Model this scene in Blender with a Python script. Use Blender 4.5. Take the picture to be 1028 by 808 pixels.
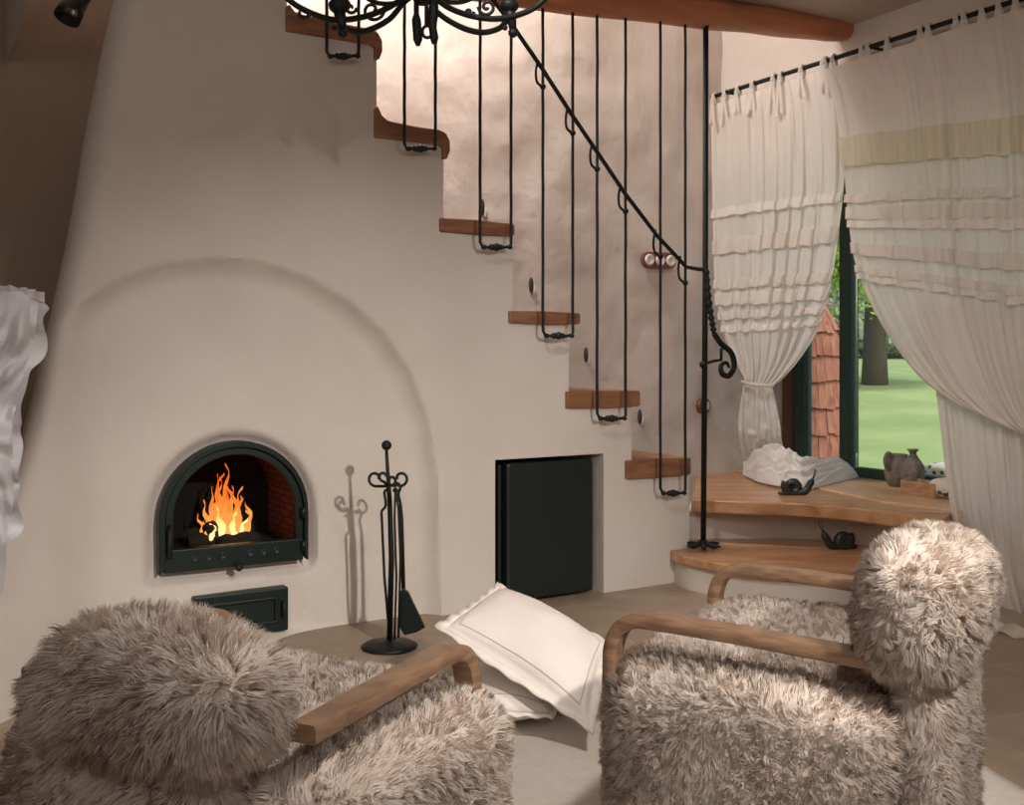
import bpy, bmesh, math, random
import numpy as np
from mathutils import Vector, Matrix, noise
for o in list(bpy.data.objects): bpy.data.objects.remove(o, do_unlink=True)
S = bpy.context.scene; COL = S.collection
random.seed(7); RNG = np.random.default_rng(7)
F, HZ, HC, CX = 1045.0, 355.0, 1.09, 514.0       # focal length in pixels, horizon row, eye height
# ------------------------------------------------------------------ camera, light, exposure
cam = bpy.data.objects.new('camera', bpy.data.cameras.new('camera')); COL.objects.link(cam)
cam.location = (0, 0, HC); cam.rotation_euler = (math.pi/2, 0, 0)
cam.data.sensor_width = 36; cam.data.lens = F/1028*36; cam.data.shift_y = -(404-HZ)/1028
cam.data.clip_start = .05; cam.data.clip_end = 300
S.camera = cam
S.view_settings.view_transform = 'Standard'; S.view_settings.look = 'None'
S.view_settings.gamma = 1; S.view_settings.use_curve_mapping = False
S.view_settings.exposure = 0.42
w = bpy.data.worlds.new('world'); S.world = w; w.use_nodes = True
wn = w.node_tree; bg = wn.nodes['Background']
sky = wn.nodes.new('ShaderNodeTexSky'); sky.sky_type = 'NISHITA'
sky.sun_elevation = math.radians(48); sky.sun_rotation = math.radians(150); sky.sun_disc = False
sky.air_density = 1.2; sky.dust_density = 4.0
wn.links.new(sky.outputs[0], bg.inputs[0]); bg.inputs[1].default_value = 0.16
def light(name, typ, loc, target, power, color, **kw):
    l = bpy.data.lights.new(name, typ); l.energy = power; l.color = color
    for k, v in kw.items(): setattr(l, k, v)
    o = bpy.data.objects.new(name, l); COL.objects.link(o); o.location = loc
    if target is not None:
        o.rotation_euler = (Vector(target)-Vector(loc)).to_track_quat('-Z', 'Y').to_euler()
    return o
light('rear_fill_light', 'AREA', (-.6, -1.2, 2.3), (-.2, 2.6, .5), 19, (1, .94, .89), shape='RECTANGLE', size=2.4, size_y=1.2)  # added fill behind the camera, lifts the shaded chairs; no such fixture
light('sun', 'SUN', (20, 10, 30), (8, 22, 0), 1.35, (1, .95, .85), angle=.03)
light('ceiling_spot_light', 'SPOT', (1.75, -.1, 2.3), (-.5, 4.0, .10), 330, (1, .935, .87), spot_size=math.radians(46), spot_blend=1.0, shadow_soft_size=.045)
light('stairwell_light', 'AREA', (-.6, 4.75, 3.9), (-.1, 5.2, 1.6), 58, (1, .94, .91), shape='RECTANGLE', size=1.2, size_y=.5)
light('chair_spot_light', 'SPOT', (.9, 1.3, 2.72), (.15, 2.25, 0), 105, (1, .935, .87), spot_size=math.radians(88), spot_blend=.9, shadow_soft_size=.12)
light('curtain_spot_light', 'SPOT', (-.2, 2.2, 2.7), (1.7, 5.3, .9), 80, (1, .935, .88), spot_size=math.radians(62), spot_blend=1, shadow_soft_size=.12)
light('room_fill_light', 'AREA', (1.2, .2, 2.7), (.3, 2.6, 0), 12, (1, .935, .88), shape='RECTANGLE', size=2.2, size_y=1.6)
# ------------------------------------------------------------------ helpers
EX, EY = .863, .505                              # direction of the stove wall
DW = 4.5
E = Vector((EX, EY, 0)); N = Vector((EY, -EX, 0))   # N points into the room
def at(px, py, Y): return Vector(((px-CX)/F*Y, Y, HC-(py-HZ)/F*Y))
def wy(px, off=0.0, D=DW):
    u = (px-CX)/F; return (D-off/EX)*EX/(EX-EY*u)
def W(px, py, off=0.0, D=DW): return at(px, py, wy(px, off, D))
def fs(px, off=0.0, D=DW): p = W(px, HZ, off, D); return (p-Vector((0, D, 0))).dot(E)
def PL(s, z, off=0.0, D=DW): return Vector((0, D, 0))+E*s+N*off+Vector((0, 0, z))
def flat(px, py, z): Y = (HC-z)*F/(py-HZ); return Vector(((px-CX)/F*Y, Y, z))
# right wall / curtain / window planes, running along RD towards the camera
RD = Vector((.505, -.863, 0)); RN = Vector((-.863, -.505, 0))   # RN points into the room
ROD0 = Vector((1.18, 6.23, 0)); WALL0 = ROD0-RN*.10; WIN0 = ROD0-RN*.60
def onp(o0, px, py, off=0.0):
    u = (px-CX)/F; q = o0+RN*off
    t = (u*q.y-q.x)/(RD.x-u*RD.y); p = q+RD*t
    return at(px, py, p.y)
def R(px, py, off=0.0): return onp(ROD0, px, py, off)
def tpar(o0, px): return (onp(o0, px, HZ)-o0).dot(RD)

def mat(name, color, rough=.8, metal=0, bump=0, bscale=20, var=None, vscale=4, spec=.5, **kw):
    m = bpy.data.materials.new(name); m.use_nodes = True; nt = m.node_tree; b = nt.nodes['Principled BSDF']
    b.inputs['Base Color'].default_value = (*color, 1); b.inputs['Roughness'].default_value = rough
    b.inputs['Metallic'].default_value = metal; b.inputs['Specular IOR Level'].default_value = spec
    tc = nt.nodes.new('ShaderNodeTexCoord')
    if var:
        n = nt.nodes.new('ShaderNodeTexNoise'); n.inputs['Scale'].default_value = vscale; n.inputs['Detail'].default_value = 6
        r = nt.nodes.new('ShaderNodeValToRGB'); r.color_ramp.elements[0].position = .35; r.color_ramp.elements[1].position = .68
        r.color_ramp.elements[0].color = (*var, 1); r.color_ramp.elements[1].color = (*color, 1)
        nt.links.new(tc.outputs['Object'], n.inputs['Vector']); nt.links.new(n.outputs[0], r.inputs[0]); nt.links.new(r.outputs[0], b.inputs['Base Color'])
    if bump:
        n2 = nt.nodes.new('ShaderNodeTexNoise'); n2.inputs['Scale'].default_value = bscale; n2.inputs['Detail'].default_value = 8
        bp = nt.nodes.new('ShaderNodeBump'); bp.inputs['Strength'].default_value = bump; bp.inputs['Distance'].default_value = kw.get('bdist', .02)
        nt.links.new(tc.outputs['Object'], n2.inputs['Vector']); nt.links.new(n2.outputs[0], bp.inputs['Height']); nt.links.new(bp.outputs[0], b.inputs['Normal'])
    return m
def wood(name, c1, c2, axis=(1, 1, 1), scale=6, rough=.45, dist=3):
    m = bpy.data.materials.new(name); m.use_nodes = True; nt = m.node_tree; b = nt.nodes['Principled BSDF']; b.inputs['Roughness'].default_value = rough
    tc = nt.nodes.new('ShaderNodeTexCoord'); mp = nt.nodes.new('ShaderNodeMapping'); mp.inputs['Scale'].default_value = axis
    n = nt.nodes.new('ShaderNodeTexNoise'); n.inputs['Scale'].default_value = scale; n.inputs['Detail'].default_value = 7; n.inputs['Distortion'].default_value = dist*.2
    r = nt.nodes.new('ShaderNodeValToRGB'); r.color_ramp.elements[0].position = .3; r.color_ramp.elements[1].position = .7
    r.color_ramp.elements[0].color = (*c1, 1); r.color_ramp.elements[1].color = (*c2, 1)
    bp = nt.nodes.new('ShaderNodeBump'); bp.inputs['Strength'].default_value = .12
    nt.links.new(tc.outputs['Object'], mp.inputs[0]); nt.links.new(mp.outputs[0], n.inputs['Vector']); nt.links.new(n.outputs[0], r.inputs[0])
    nt.links.new(r.outputs[0], b.inputs['Base Color']); nt.links.new(n.outputs[0], bp.inputs['Height']); nt.links.new(bp.outputs[0], b.inputs['Normal'])
    return m
def emis(name, c, s, c2=None, z0=0, z1=1):
    m = bpy.data.materials.new(name); m.use_nodes = True; nt = m.node_tree; nt.nodes.clear()
    e = nt.nodes.new('ShaderNodeEmission'); e.inputs[0].default_value = (*c, 1); e.inputs[1].default_value = s
    o = nt.nodes.new('ShaderNodeOutputMaterial')
    if c2:
        tc = nt.nodes.new('ShaderNodeTexCoord'); sx = nt.nodes.new('ShaderNodeSeparateXYZ')
        mr = nt.nodes.new('ShaderNodeMapRange'); mr.inputs[1].default_value = z0; mr.inputs[2].default_value = z1
        n = nt.nodes.new('ShaderNodeTexNoise'); n.inputs['Scale'].default_value = 28
        ad = nt.nodes.new('ShaderNodeMath'); ad.operation = 'ADD'; mu = nt.nodes.new('ShaderNodeMath'); mu.operation = 'MULTIPLY_ADD'; mu.inputs[1].default_value = 1.1; mu.inputs[2].default_value = -.5
        r = nt.nodes.new('ShaderNodeValToRGB'); r.color_ramp.elements[0].color = (*c, 1); r.color_ramp.elements[1].color = (*c2, 1)
        nt.links.new(tc.outputs['Object'], sx.inputs[0]); nt.links.new(sx.outputs[2], mr.inputs[0]); nt.links.new(tc.outputs['Object'], n.inputs['Vector'])
        nt.links.new(n.outputs[0], mu.inputs[0]); nt.links.new(mr.outputs[0], ad.inputs[0]); nt.links.new(mu.outputs[0], ad.inputs[1])
        nt.links.new(ad.outputs[0], r.inputs[0]); nt.links.new(r.outputs[0], e.inputs[0])
    nt.links.new(e.outputs[0], o.inputs[0]); return m
def cloth(name, c, trans=.45, hole=.12, bscale=300):
    m = bpy.data.materials.new(name); m.use_nodes = True; nt = m.node_tree; nt.nodes.clear()
    d = nt.nodes.new('ShaderNodeBsdfDiffuse'); d.inputs[0].default_value = (*c, 1)
    t = nt.nodes.new('ShaderNodeBsdfTranslucent'); t.inputs[0].default_value = (*c, 1)
    tr = nt.nodes.new('ShaderNodeBsdfTransparent')
    m1 = nt.nodes.new('ShaderNodeMixShader'); m1.inputs[0].default_value = trans
    m2 = nt.nodes.new('ShaderNodeMixShader'); m2.inputs[0].default_value = hole
    o = nt.nodes.new('ShaderNodeOutputMaterial')
    n = nt.nodes.new('ShaderNodeTexNoise'); n.inputs['Scale'].default_value = bscale
    tc = nt.nodes.new('ShaderNodeTexCoord'); bp = nt.nodes.new('ShaderNodeBump'); bp.inputs['Strength'].default_value = .15; bp.inputs['Distance'].default_value = .005
    nt.links.new(tc.outputs['Object'], n.inputs['Vector']); nt.links.new(n.outputs[0], bp.inputs['Height']); nt.links.new(bp.outputs[0], d.inputs['Normal'])
    nt.links.new(d.outputs[0], m1.inputs[1]); nt.links.new(t.outputs[0], m1.inputs[2])
    nt.links.new(m1.outputs[0], m2.inputs[1]); nt.links.new(tr.outputs[0], m2.inputs[2]); nt.links.new(m2.outputs[0], o.inputs[0])
    return m
class MB:
    def __init__(s): s.v = []; s.f = []
    def add(s, vs, fs_):
        b = len(s.v); s.v += [Vector(v) for v in vs]; s.f += [tuple(i+b for i in f) for f in fs_]; return s
    def grid(s, rows, closed=False):
        b = len(s.v); nr, nc = len(rows), len(rows[0])
        for r in rows: s.v += [Vector(p) for p in r]
        for i in range(nr-1):
            for j in range(nc if closed else nc-1):
                k = (j+1) % nc; s.f.append((b+i*nc+j, b+i*nc+k, b+(i+1)*nc+k, b+(i+1)*nc+j))
        return s
    def box(s, c, ax, ay, az):   # centre and three half-axis vectors
        c, ax, ay, az = map(Vector, (c, ax, ay, az)); vs = [c+ax*i+ay*j+az*k for i in (-1, 1) for j in (-1, 1) for k in (-1, 1)]
        return s.add(vs, [(0, 1, 3, 2), (4, 6, 7, 5), (0, 4, 5, 1), (2, 3, 7, 6), (0, 2, 6, 4), (1, 5, 7, 3)])
    def tube(s, pts, r, n=8, cap=True, flatn=None):
        pts = [Vector(p) for p in pts]; m = len(pts); rr = r if isinstance(r, (list, tuple)) else [r]*m
        rows = []; up = None
        for i, p in enumerate(pts):
            t = (pts[min(i+1, m-1)]-pts[max(i-1, 0)])
            if t.length < 1e-9: t = Vector((0, 0, 1))
            t.normalize()
            if up is None: up = Vector((0, 0, 1)) if abs(t.z) < .9 else Vector((1, 0, 0))
            a = t.cross(up)
            if a.length < 1e-6: a = t.cross(Vector((.3, .7, .2)))
            a.normalize(); bb = a.cross(t).normalized(); up = bb
            rows.append([p+(a*math.cos(2*math.pi*k/n)+bb*math.sin(2*math.pi*k/n))*rr[i] for k in range(n)])
        b0 = len(s.v); s.grid(rows, True)
        if cap: s.f.append(tuple(range(b0, b0+n))[::-1]); s.f.append(tuple(range(b0+(m-1)*n, b0+m*n)))
        return s
    def lathe(s, prof, c, n=24, axis=None):
        c = Vector(c); rows = []
        q = Vector((0, 0, 1)).rotation_difference(Vector(axis)) if axis is not None else None
        for r, z in prof:
            row = []
            for k in range(n):
                p = Vector((r*math.cos(2*math.pi*k/n), r*math.sin(2*math.pi*k/n), z))
                if q: p = q @ p
                row.append(c+p)
            rows.append(row)
        b0 = len(s.v); s.grid(rows, True); s.f.append(tuple(range(b0, b0+n))[::-1]); m = len(prof); s.f.append(tuple(range(b0+(m-1)*n, b0+m*n)))
        return s
    def prism(s, poly, d):       # closed outline pushed along vector d
        n = len(poly); d = Vector(d); vs = [Vector(p) for p in poly]+[Vector(p)+d for p in poly]
        return s.add(vs, [tuple(range(n))[::-1], tuple(range(n, 2*n))]+[(i, (i+1) % n, n+(i+1) % n, n+i) for i in range(n)])
    def sq(s, c, A, B, Cc, e1=.5, e2=.5, nu=40, nv=24, wob=0, seed=0):   # superquadric with half axes A, B, Cc
        c, A, B, Cc = map(Vector, (c, A, B, Cc)); pw = lambda x, e: math.copysign(abs(x)**e, x); rows = []
        for i in range(nv+1):
            v = -math.pi/2+math.pi*i/nv; v = max(min(v, math.pi/2-.02), -math.pi/2+.02); row = []
            for j in range(nu):
                u = 2*math.pi*j/nu
                p = c+A*(pw(math.cos(v), e1)*pw(math.cos(u), e2))+B*(pw(math.cos(v), e1)*pw(math.sin(u), e2))+Cc*pw(math.sin(v), e1)
                if wob: p += (p-c).normalized()*wob*noise.noise(p*6+Vector((seed, 0, 0)))
                row.append(p)
            rows.append(row)
        b0 = len(s.v); s.grid(rows, True); s.f.append(tuple(range(b0, b0+nu))[::-1]); s.f.append(tuple(range(b0+nv*nu, b0+(nv+1)*nu)))
        return s
    def sphere(s, c, r, n=16): return s.sq(c, (r, 0, 0), (0, r, 0), (0, 0, r), 1, 1, n, n//2)
    def build(s, name, m, parent=None, smooth=True, bevel=0, sub=0, auto=None):
        me = bpy.data.meshes.new(name); me.from_pydata([tuple(v) for v in s.v], [], s.f); me.validate(); me.update()
        bm = bmesh.new(); bm.from_mesh(me); bmesh.ops.recalc_face_normals(bm, faces=bm.faces); bm.to_mesh(me); bm.free()
        if m: me.materials.append(m)
        me.polygons.foreach_set('use_smooth', [smooth]*len(me.polygons))
        if auto:
            try: me.set_sharp_from_angle(angle=math.radians(auto))
            except Exception: pass
        o = bpy.data.objects.new(name, me); COL.objects.link(o)
        if parent is not None: o.parent = parent; o.matrix_parent_inverse = Matrix.Translation(-parent_loc(parent))
        if bevel:
            b = o.modifiers.new('bevel', 'BEVEL'); b.width = bevel; b.segments = 2; b.limit_method = 'ANGLE'; b.angle_limit = math.radians(40)
        if sub:
            q = o.modifiers.new('sub', 'SUBSURF'); q.levels = sub; q.render_levels = sub
        return o
def parent_loc(o):
    l = Vector(o.location)
    while o.parent: o = o.parent; l += Vector(o.location)
    return l if True else l
def thing(name, label, cat, loc=(0, 0, 0), group=None):
    o = bpy.data.objects.new(name, None); COL.objects.link(o); o.location = loc; o.empty_display_size = .1
    return tag(o, label, cat, group)
def tag(o, label, cat, group=None, kind=None):
    o['label'] = label; o['category'] = cat
    if group: o['group'] = group
    if kind: o['kind'] = kind
    return o
def struct(o): o['kind'] = 'structure'; return o
def smooth(x): x = min(max(x, 0), 1); return x*x*(3-2*x)
def interp(tab, x):
    xs = [a for a, _ in tab]; return float(np.interp(x, xs, [b for _, b in tab]))
def catmull(pts, n=8):
    P = [Vector(p) for p in pts]; P = [P[0]*2-P[1]]+P+[P[-1]*2-P[-2]]; out = []
    for i in range(1, len(P)-2):
        for k in range(n):
            t = k/n; a, b, c, d = P[i-1:i+3]
            out.append(.5*((2*b)+(c-a)*t+(2*a-5*b+4*c-d)*t*t+(3*b-a-3*c+d)*t**3))
    out.append(P[-2]); return out
# ------------------------------------------------------------------ materials
plaster = mat('clay_plaster', (.72, .65, .585), .92, bump=.25, bscale=14, var=(.68, .61, .545), vscale=3, spec=.15)
plaster_far = mat('rough_plaster', (.72, .65, .60), .92, bump=.5, bscale=9, var=(.64, .57, .51), vscale=4, spec=.15)
plaster_dark = mat('unlit_plaster', (.58, .49, .42), .95, bump=.2, bscale=10, spec=.1)  # darker copy of the clay plaster; the unlit look is in its colour
iron = mat('wrought_iron', (.022, .026, .024), .55, metal=.6, bump=.4, bscale=60, bdist=.004)
green_iron = mat('cast_iron_green', (.007, .015, .012), .42, metal=.3, bump=.15, bscale=90, bdist=.002)
tread_wood = wood('tread_wood', (.19, .075, .035), (.36, .17, .085), (1.5, 1.5, 9), 3)
step_wood = wood('step_wood', (.36, .16, .07), (.62, .36, .19), (2.0, 9, 9), 1.6, rough=.32)
beam_wood = wood('beam_wood', (.42, .15, .07), (.60, .24, .12), (1, 1, 8), 3)
arm_wood = wood('bent_arm_wood', (.15, .085, .05), (.30, .18, .11), (3, 3, 18), 5, rough=.35)
# ------------------------------------------------------------------ stove and stair mass
OUT = [(-160, 150), (-60, 125), (0, 112), (50, 101), (100, 91), (150, 82), (200, 74), (250, 65), (300, 54), (350, 43), (400, 31), (450, 17), (500, 0), (560, -25), (620, -60), (720, -130), (820, -190)]
LEV = [(20, 288), (125, 378), (222, 445), (312, 515), (392, 571), (461, 634)]   # tread-top rows and the wall edge above each
ARCH = [(443, 900), (443, 615), (442, 560), (440, 480), (431, 420), (412, 370), (385, 331), (350, 300), (310, 277), (265, 262), (215, 257), (165, 262), (120, 278), (85, 299), (55, 325), (15, 390), (-40, 500), (-120, 900)]
OD = -.098
DS0, DWH = (fs(157, OD)+fs(306, OD))/2, (fs(306, OD)-fs(157, OD))/2
DZ0, DHT = HC-(568-HZ)*wy(231, OD)/F, 126*wy(231, OD)/F    # stove door: centre along wall, sill height, half width, height
def arch_pts(cs, z0, hw, ht, n=28):
    pts = [(cs-hw, z0)]; r = hw; zc = z0+ht-r*1.0
    for i in range(n+1):
        a = math.pi-math.pi*i/n; pts.append((cs+r*math.cos(a), zc+r*math.sin(a)))
    pts.append((cs+hw, z0)); return pts
def sdist(poly, x, y):           # signed distance, + inside
    d = np.full(x.shape, 1e9); ins = np.zeros(x.shape, bool); n = len(poly)
    for i in range(n):
        (x1, y1), (x2, y2) = poly[i], poly[(i+1) % n]
        dx, dy = x2-x1, y2-y1; t = np.clip(((x-x1)*dx+(y-y1)*dy)/(dx*dx+dy*dy+1e-12), 0, 1)
        d = np.minimum(d, np.hypot(x-x1-t*dx, y-y1-t*dy))
        c = ((y1 > y) != (y2 > y)); xi = x1+(y-y1)*dx/(dy if abs(dy) > 1e-9 else 1e-9); ins ^= (c & (x < xi))
    return np.where(ins, d, -d)
sm = lambda x: (lambda t: t*t*(3-2*t))(np.clip(x, 0, 1))
NS0, NS1, NZ1 = fs(497), fs(606), .635           # niche
zl = [HC-(y-HZ)*wy(p)/F for y, p in [(24, 335), (128, 415), (223, 480), (314, 548), (393, 606), (461, 660)]]   # tread-top heights
edge_s = [fs(288), fs(378), fs(445), fs(515), fs(571), fs(634), fs(692)]
def limit_s(z):
    for i, zt in enumerate(zl):
        if z > zt: return edge_s[i]
    return edge_s[6]
sp = fs(230)
s_cols = sorted(set([round(x, 4) for x in np.arange(sp+.014, edge_s[-1], .0145)]+[round(v, 4) for v in edge_s+[NS0, NS1] if v > sp]))
z_rows = sorted(set([round(x, 4) for x in np.arange(-.35, 2.95, .0155)]+[round(v, 4) for v in zl+[NZ1, 0.0]]))
NQ = 66
PX = np.zeros((len(z_rows), NQ+len(s_cols))); SZ = np.zeros_like(PX); PY = np.zeros_like(PX)
for i, z in enumerate(z_rows):
    py0 = HZ+(HC-z)*F/wy(60); xl = interp(OUT, py0)
    row = [xl+(230-xl)*(1-math.cos(math.pi/2*q/NQ)) for q in range(NQ)]
    for s_ in s_cols:
        p = PL(s_, z); row.append(CX+p.x/p.y*F)
    PX[i] = row; SZ[i] = z
YB = DW*EX/(EX-EY*(PX-CX)/F); PY = HZ+(HC-SZ)*F/YB
SB = (PX-CX)/F*YB*EX+(YB-DW)*EY
XL = np.interp(HZ+(HC-SZ)*F/wy(60), [a for a, _ in OUT], [b for _, b in OUT])
t = np.clip((PX-XL)/30, 0, 1); OFF = -.17*(1-np.sqrt(np.clip(1-(1-t)**2, 0, 1)))
OFF += .50*sm((170-PX)/230)*sm((PY-330)/330)+.06*sm((PY-560)/60)*sm((300-PX)/300)
OFF += .20*sm((415-PX)/200)*sm((PY-626)/30)*sm((PX-60)/60)
da = sdist(ARCH, PX, PY); fade = sm((PX-42)/60)
OFF -= .072*np.sqrt(sm(da/25))*fade
def topx(pts, off): return [(CX+PL(a, z, off).x/PL(a, z, off).y*F, HZ+(HC-z)*F/PL(a, z, off).y) for a, z in pts]
dd = sdist(topx(arch_pts(DS0, DZ0-.012, DWH+.004, DHT+.006), OD), PX, PY)/240
OFF -= .055*sm((dd+.055)/.055)
OFF += .006*np.array([[noise.noise(Vector((a*3, b*3, 1.7))) for a, b in zip(r1, r2)] for r1, r2 in zip(SB, SZ)])
OFF += .025*sm((PY-575)/40)*sm((PX-440)/40)*sm((700-PX)/10)*0
YY = (DW-OFF/EX)*EX/(EX-EY*(PX-CX)/F)
VX = (PX-CX)/F*YY; VZ = HC-(PY-HZ)*YY/F
nr, nc = PX.shape; b = MB()
b.v = [Vector((VX[i, j], YY[i, j], VZ[i, j])) for i in range(nr) for j in range(nc)]
keep = np.zeros((nr-1, nc-1), bool)
din = sdist(topx(arch_pts(DS0, DZ0+.025, DWH-.028, DHT-.06), OD), PX, PY)
for i in range(nr-1):
    for j in range(nc-1):
        sc = (SB[i, j]+SB[i+1, j+1])/2; zc = (SZ[i, j]+SZ[i+1, j+1])/2
        k = sc < limit_s(zc) and not (NS0 < sc < NS1 and zc < NZ1) and not din[i, j] > 0
        keep[i, j] = k
        if k: b.f.append((i*nc+j, i*nc+j+1, (i+1)*nc+j+1, (i+1)*nc+j))
def back_edge(i0, j0, i1, j1, depth, deep_left=False):
    k = len(b.v); p, q = b.v[i0*nc+j0], b.v[i1*nc+j1]
    dv = -N*depth if not deep_left else None
    if deep_left:
        eye = Vector((0, 0, HC)); b.v += [v+(v-eye).normalized()*.9+Vector((.35, 0, 0)) for v in (p, q)]
    else: b.v += [p+dv, q+dv]
    b.f.append((i0*nc+j0, i1*nc+j1, k+1, k))
for i in range(nr-1):
    for j in range(nc-1):
        if not keep[i, j]: continue
        sc = (SB[i, j]+SB[i+1, j+1])/2; zc = (SZ[i, j]+SZ[i+1, j+1])/2
        inn = lambda: .5 if (NS0-.03 < sc < NS1+.03 and zc < NZ1+.03) else .86
        if j == 0: back_edge(i, 0, i+1, 0, .9, True)
        if j == nc-2 or not keep[i, j+1]:
            if not din[i, min(j+1, nc-1)] > 0: back_edge(i, j+1, i+1, j+1, .5 if (abs(SB[i, j+1]-NS0) < .02 and zc < NZ1) else .86)
        if j > 0 and not keep[i, j-1] and not din[i, j-1] > 0: back_edge(i, j, i+1, j, .5)
        if i < nr-2 and not keep[i+1, j] and not din[i+1, j] > 0: back_edge(i+1, j, i+1, j+1, .86)
        if i > 0 and not keep[i-1, j] and not din[i-1, j] > 0: back_edge(i, j, i, j+1, .5)
wall_back = struct(b.build('wall_back', plaster)); wall_back.data.set_sharp_from_angle(angle=math.radians(50))
# niche lining and firebox
nb = MB()
nb.grid([[PL(NS0-.02, -.02, -.5), PL(NS1+.02, -.02, -.5)], [PL(NS0-.02, NZ1+.02, -.5), PL(NS1+.02, NZ1+.02, -.5)]])
o = nb.build('wall_niche', plaster); struct(o)
# ------------------------------------------------------------------ shell
b = MB(); D2 = DW+.9/EX
s_l = (-3.0)/EX; fl = lambda s_, z: PL(s_, z, 0, D2)
sN = (ROD0-Vector((0, D2, 0))).dot(E)
rows = []
for z in np.arange(-.1, 4.31, .05):
    rows.append([fl(x, z)+N*(.018*noise.noise(Vector((x*2.2, z*2.2, 5)))+.012*noise.noise(Vector((x*7, z*7, 5)))) for x in np.arange(-1.6, sN+.72, .05)])
b.grid(rows); struct(b.build('wall_far', plaster_far))
b = MB(); b.add([fl(s_l, -.1), fl(-1.6, -.1), fl(-1.6, 4.3), fl(s_l, 4.3)], [(0, 1, 2, 3)]); struct(b.build('wall_far_shaded', mat('shaded_brown_plaster', (.36, .27, .20), .95, bump=.3, bscale=8, spec=.1), smooth=False))  # left section of the far wall; its shade is painted in as darker brown
def wp(t, z, o0=WALL0, off=0): return o0+RD*t+RN*off+Vector((0, 0, z))
T0, T1, ZB0, ZB1 = .02, 2.35, .20, 2.18
b = MB(); yw = 9.2
def q4(b, a, c, o0=WALL0, **k): b.add([wp(a[0], a[1], o0), wp(c[0], a[1], o0), wp(c[0], c[1], o0), wp(a[0], c[1], o0)], [(0, 1, 2, 3)])
q4(b, (-.2, ZB1), (yw, 4.3)); q4(b, (T1, -.1), (yw, ZB1)); q4(b, (-.2, -.1), (T1, ZB0))
b.add([wp(T1, ZB0), wp(T1, ZB0, WIN0), wp(T1, ZB1, WIN0), wp(T1, ZB1)], [(0, 1, 2, 3)])
b.add([wp(-.2, ZB1), wp(-.2, ZB1, WIN0), wp(T1, ZB1, WIN0), wp(T1, ZB1)], [(0, 1, 2, 3)])
b.add([wp(-.2, .30), wp(-.2, .30, WIN0), wp(T1, .30, WIN0), wp(T1, .30)], [(0, 1, 2, 3)])
for (a, c) in (((-.4, -.3), (yw, .34)), ((-.4, ZB1), (yw, 4.3)), ((T1, .3), (yw, ZB1))): q4(b, a, c, WIN0-RN*.06)
struct(b.build('wall_right', plaster, smooth=False))
XL_, YR_ = -3.0, -1.6
b = MB(); yl = D2+EY/EX*XL_
b.add([(XL_, YR_, -.1), (XL_, yl+.2, -.1), (XL_, yl+.2, 4.3), (XL_, YR_, 4.3)], [(0, 1, 2, 3)]); struct(b.build('wall_left', plaster_dark, smooth=False))
tr = (WALL0.y-YR_)/.863; XR_ = WALL0.x+.505*tr
b = MB(); b.add([(XL_, YR_, -.1), (XR_, YR_, -.1), (XR_, YR_, 4.3), (XL_, YR_, 4.3)], [(0, 1, 2, 3)]); struct(b.build('wall_rear', plaster, smooth=False))
CZ = 2.80
def frontline(s_, off=0): p = PL(s_, 0, off); return (p.x, p.y)
sL = -3.0/EX; sR = (WALL0-Vector((0, DW, 0))).dot(E)
cl = [(XL_, YR_, CZ), (XR_, YR_, CZ), (*frontline(sR+.1, -.02), CZ), (*frontline(sL, -.02), CZ)]
b = MB(); b.prism(cl, (0, 0, .12)); struct(b.build('ceiling', plaster_dark, smooth=False))
b = MB(); b.prism([PL(sL, CZ+.1, -.02), PL(sR+.1, CZ+.1, -.02), PL(sR+.1, 4.3, -.02), PL(sL, 4.3, -.02)], N*.08); struct(b.build('wall_upper', plaster, smooth=False))
b = MB(); b.add([PL(sL-.3, 4.3, .1), PL(sR+.3, 4.3, .1), PL(sR+.3, 4.3, -1.1), PL(sL-.3, 4.3, -1.1)], [(0, 1, 2, 3)]); struct(b.build('ceiling_stairwell', plaster, smooth=False))
b = MB(); b.add([PL(fs(288)-.9, 2.3, -.03), PL(fs(288)-.9, 2.3, -.95), PL(fs(288)-.9, 4.3, -.95), PL(fs(288)-.9, 4.3, -.03)], [(0, 1, 2, 3)]); struct(b.build('wall_landing', plaster, smooth=False))
# floor: stone slabs
m = bpy.data.materials.new('stone_floor'); m.use_nodes = True; nt = m.node_tree; bs = nt.nodes['Principled BSDF']
tc = nt.nodes.new('ShaderNodeTexCoord'); mp = nt.nodes.new('ShaderNodeMapping'); mp.inputs['Rotation'].default_value = (0, 0, math.radians(-18))
br = nt.nodes.new('ShaderNodeTexBrick'); br.inputs['Scale'].default_value = 1.0; br.inputs['Brick Width'].default_value = 1.1; br.inputs['Row Height'].default_value = .42
br.inputs['Mortar Size'].default_value = .006; br.inputs['Color1'].default_value = (.33, .24, .165, 1); br.inputs['Color2'].default_value = (.40, .31, .23, 1); br.inputs['Mortar'].default_value = (.42, .31, .22, 1)
nn = nt.nodes.new('ShaderNodeTexNoise'); nn.inputs['Scale'].default_value = 3.5; nn.inputs['Detail'].default_value = 9
mx = nt.nodes.new('ShaderNodeMix'); mx.data_type = 'RGBA'; mx.blend_type = 'MULTIPLY'; mx.inputs[0].default_value = .6
rr = nt.nodes.new('ShaderNodeValToRGB'); rr.color_ramp.elements[0].color = (.6, .56, .52, 1); rr.color_ramp.elements[1].color = (1.25, 1.25, 1.25, 1); rr.color_ramp.elements[0].position = .3; rr.color_ramp.elements[1].position = .7
nt.links.new(tc.outputs['Object'], mp.inputs[0]); nt.links.new(mp.outputs[0], br.inputs['Vector']); nt.links.new(tc.outputs['Object'], nn.inputs['Vector'])
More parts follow.
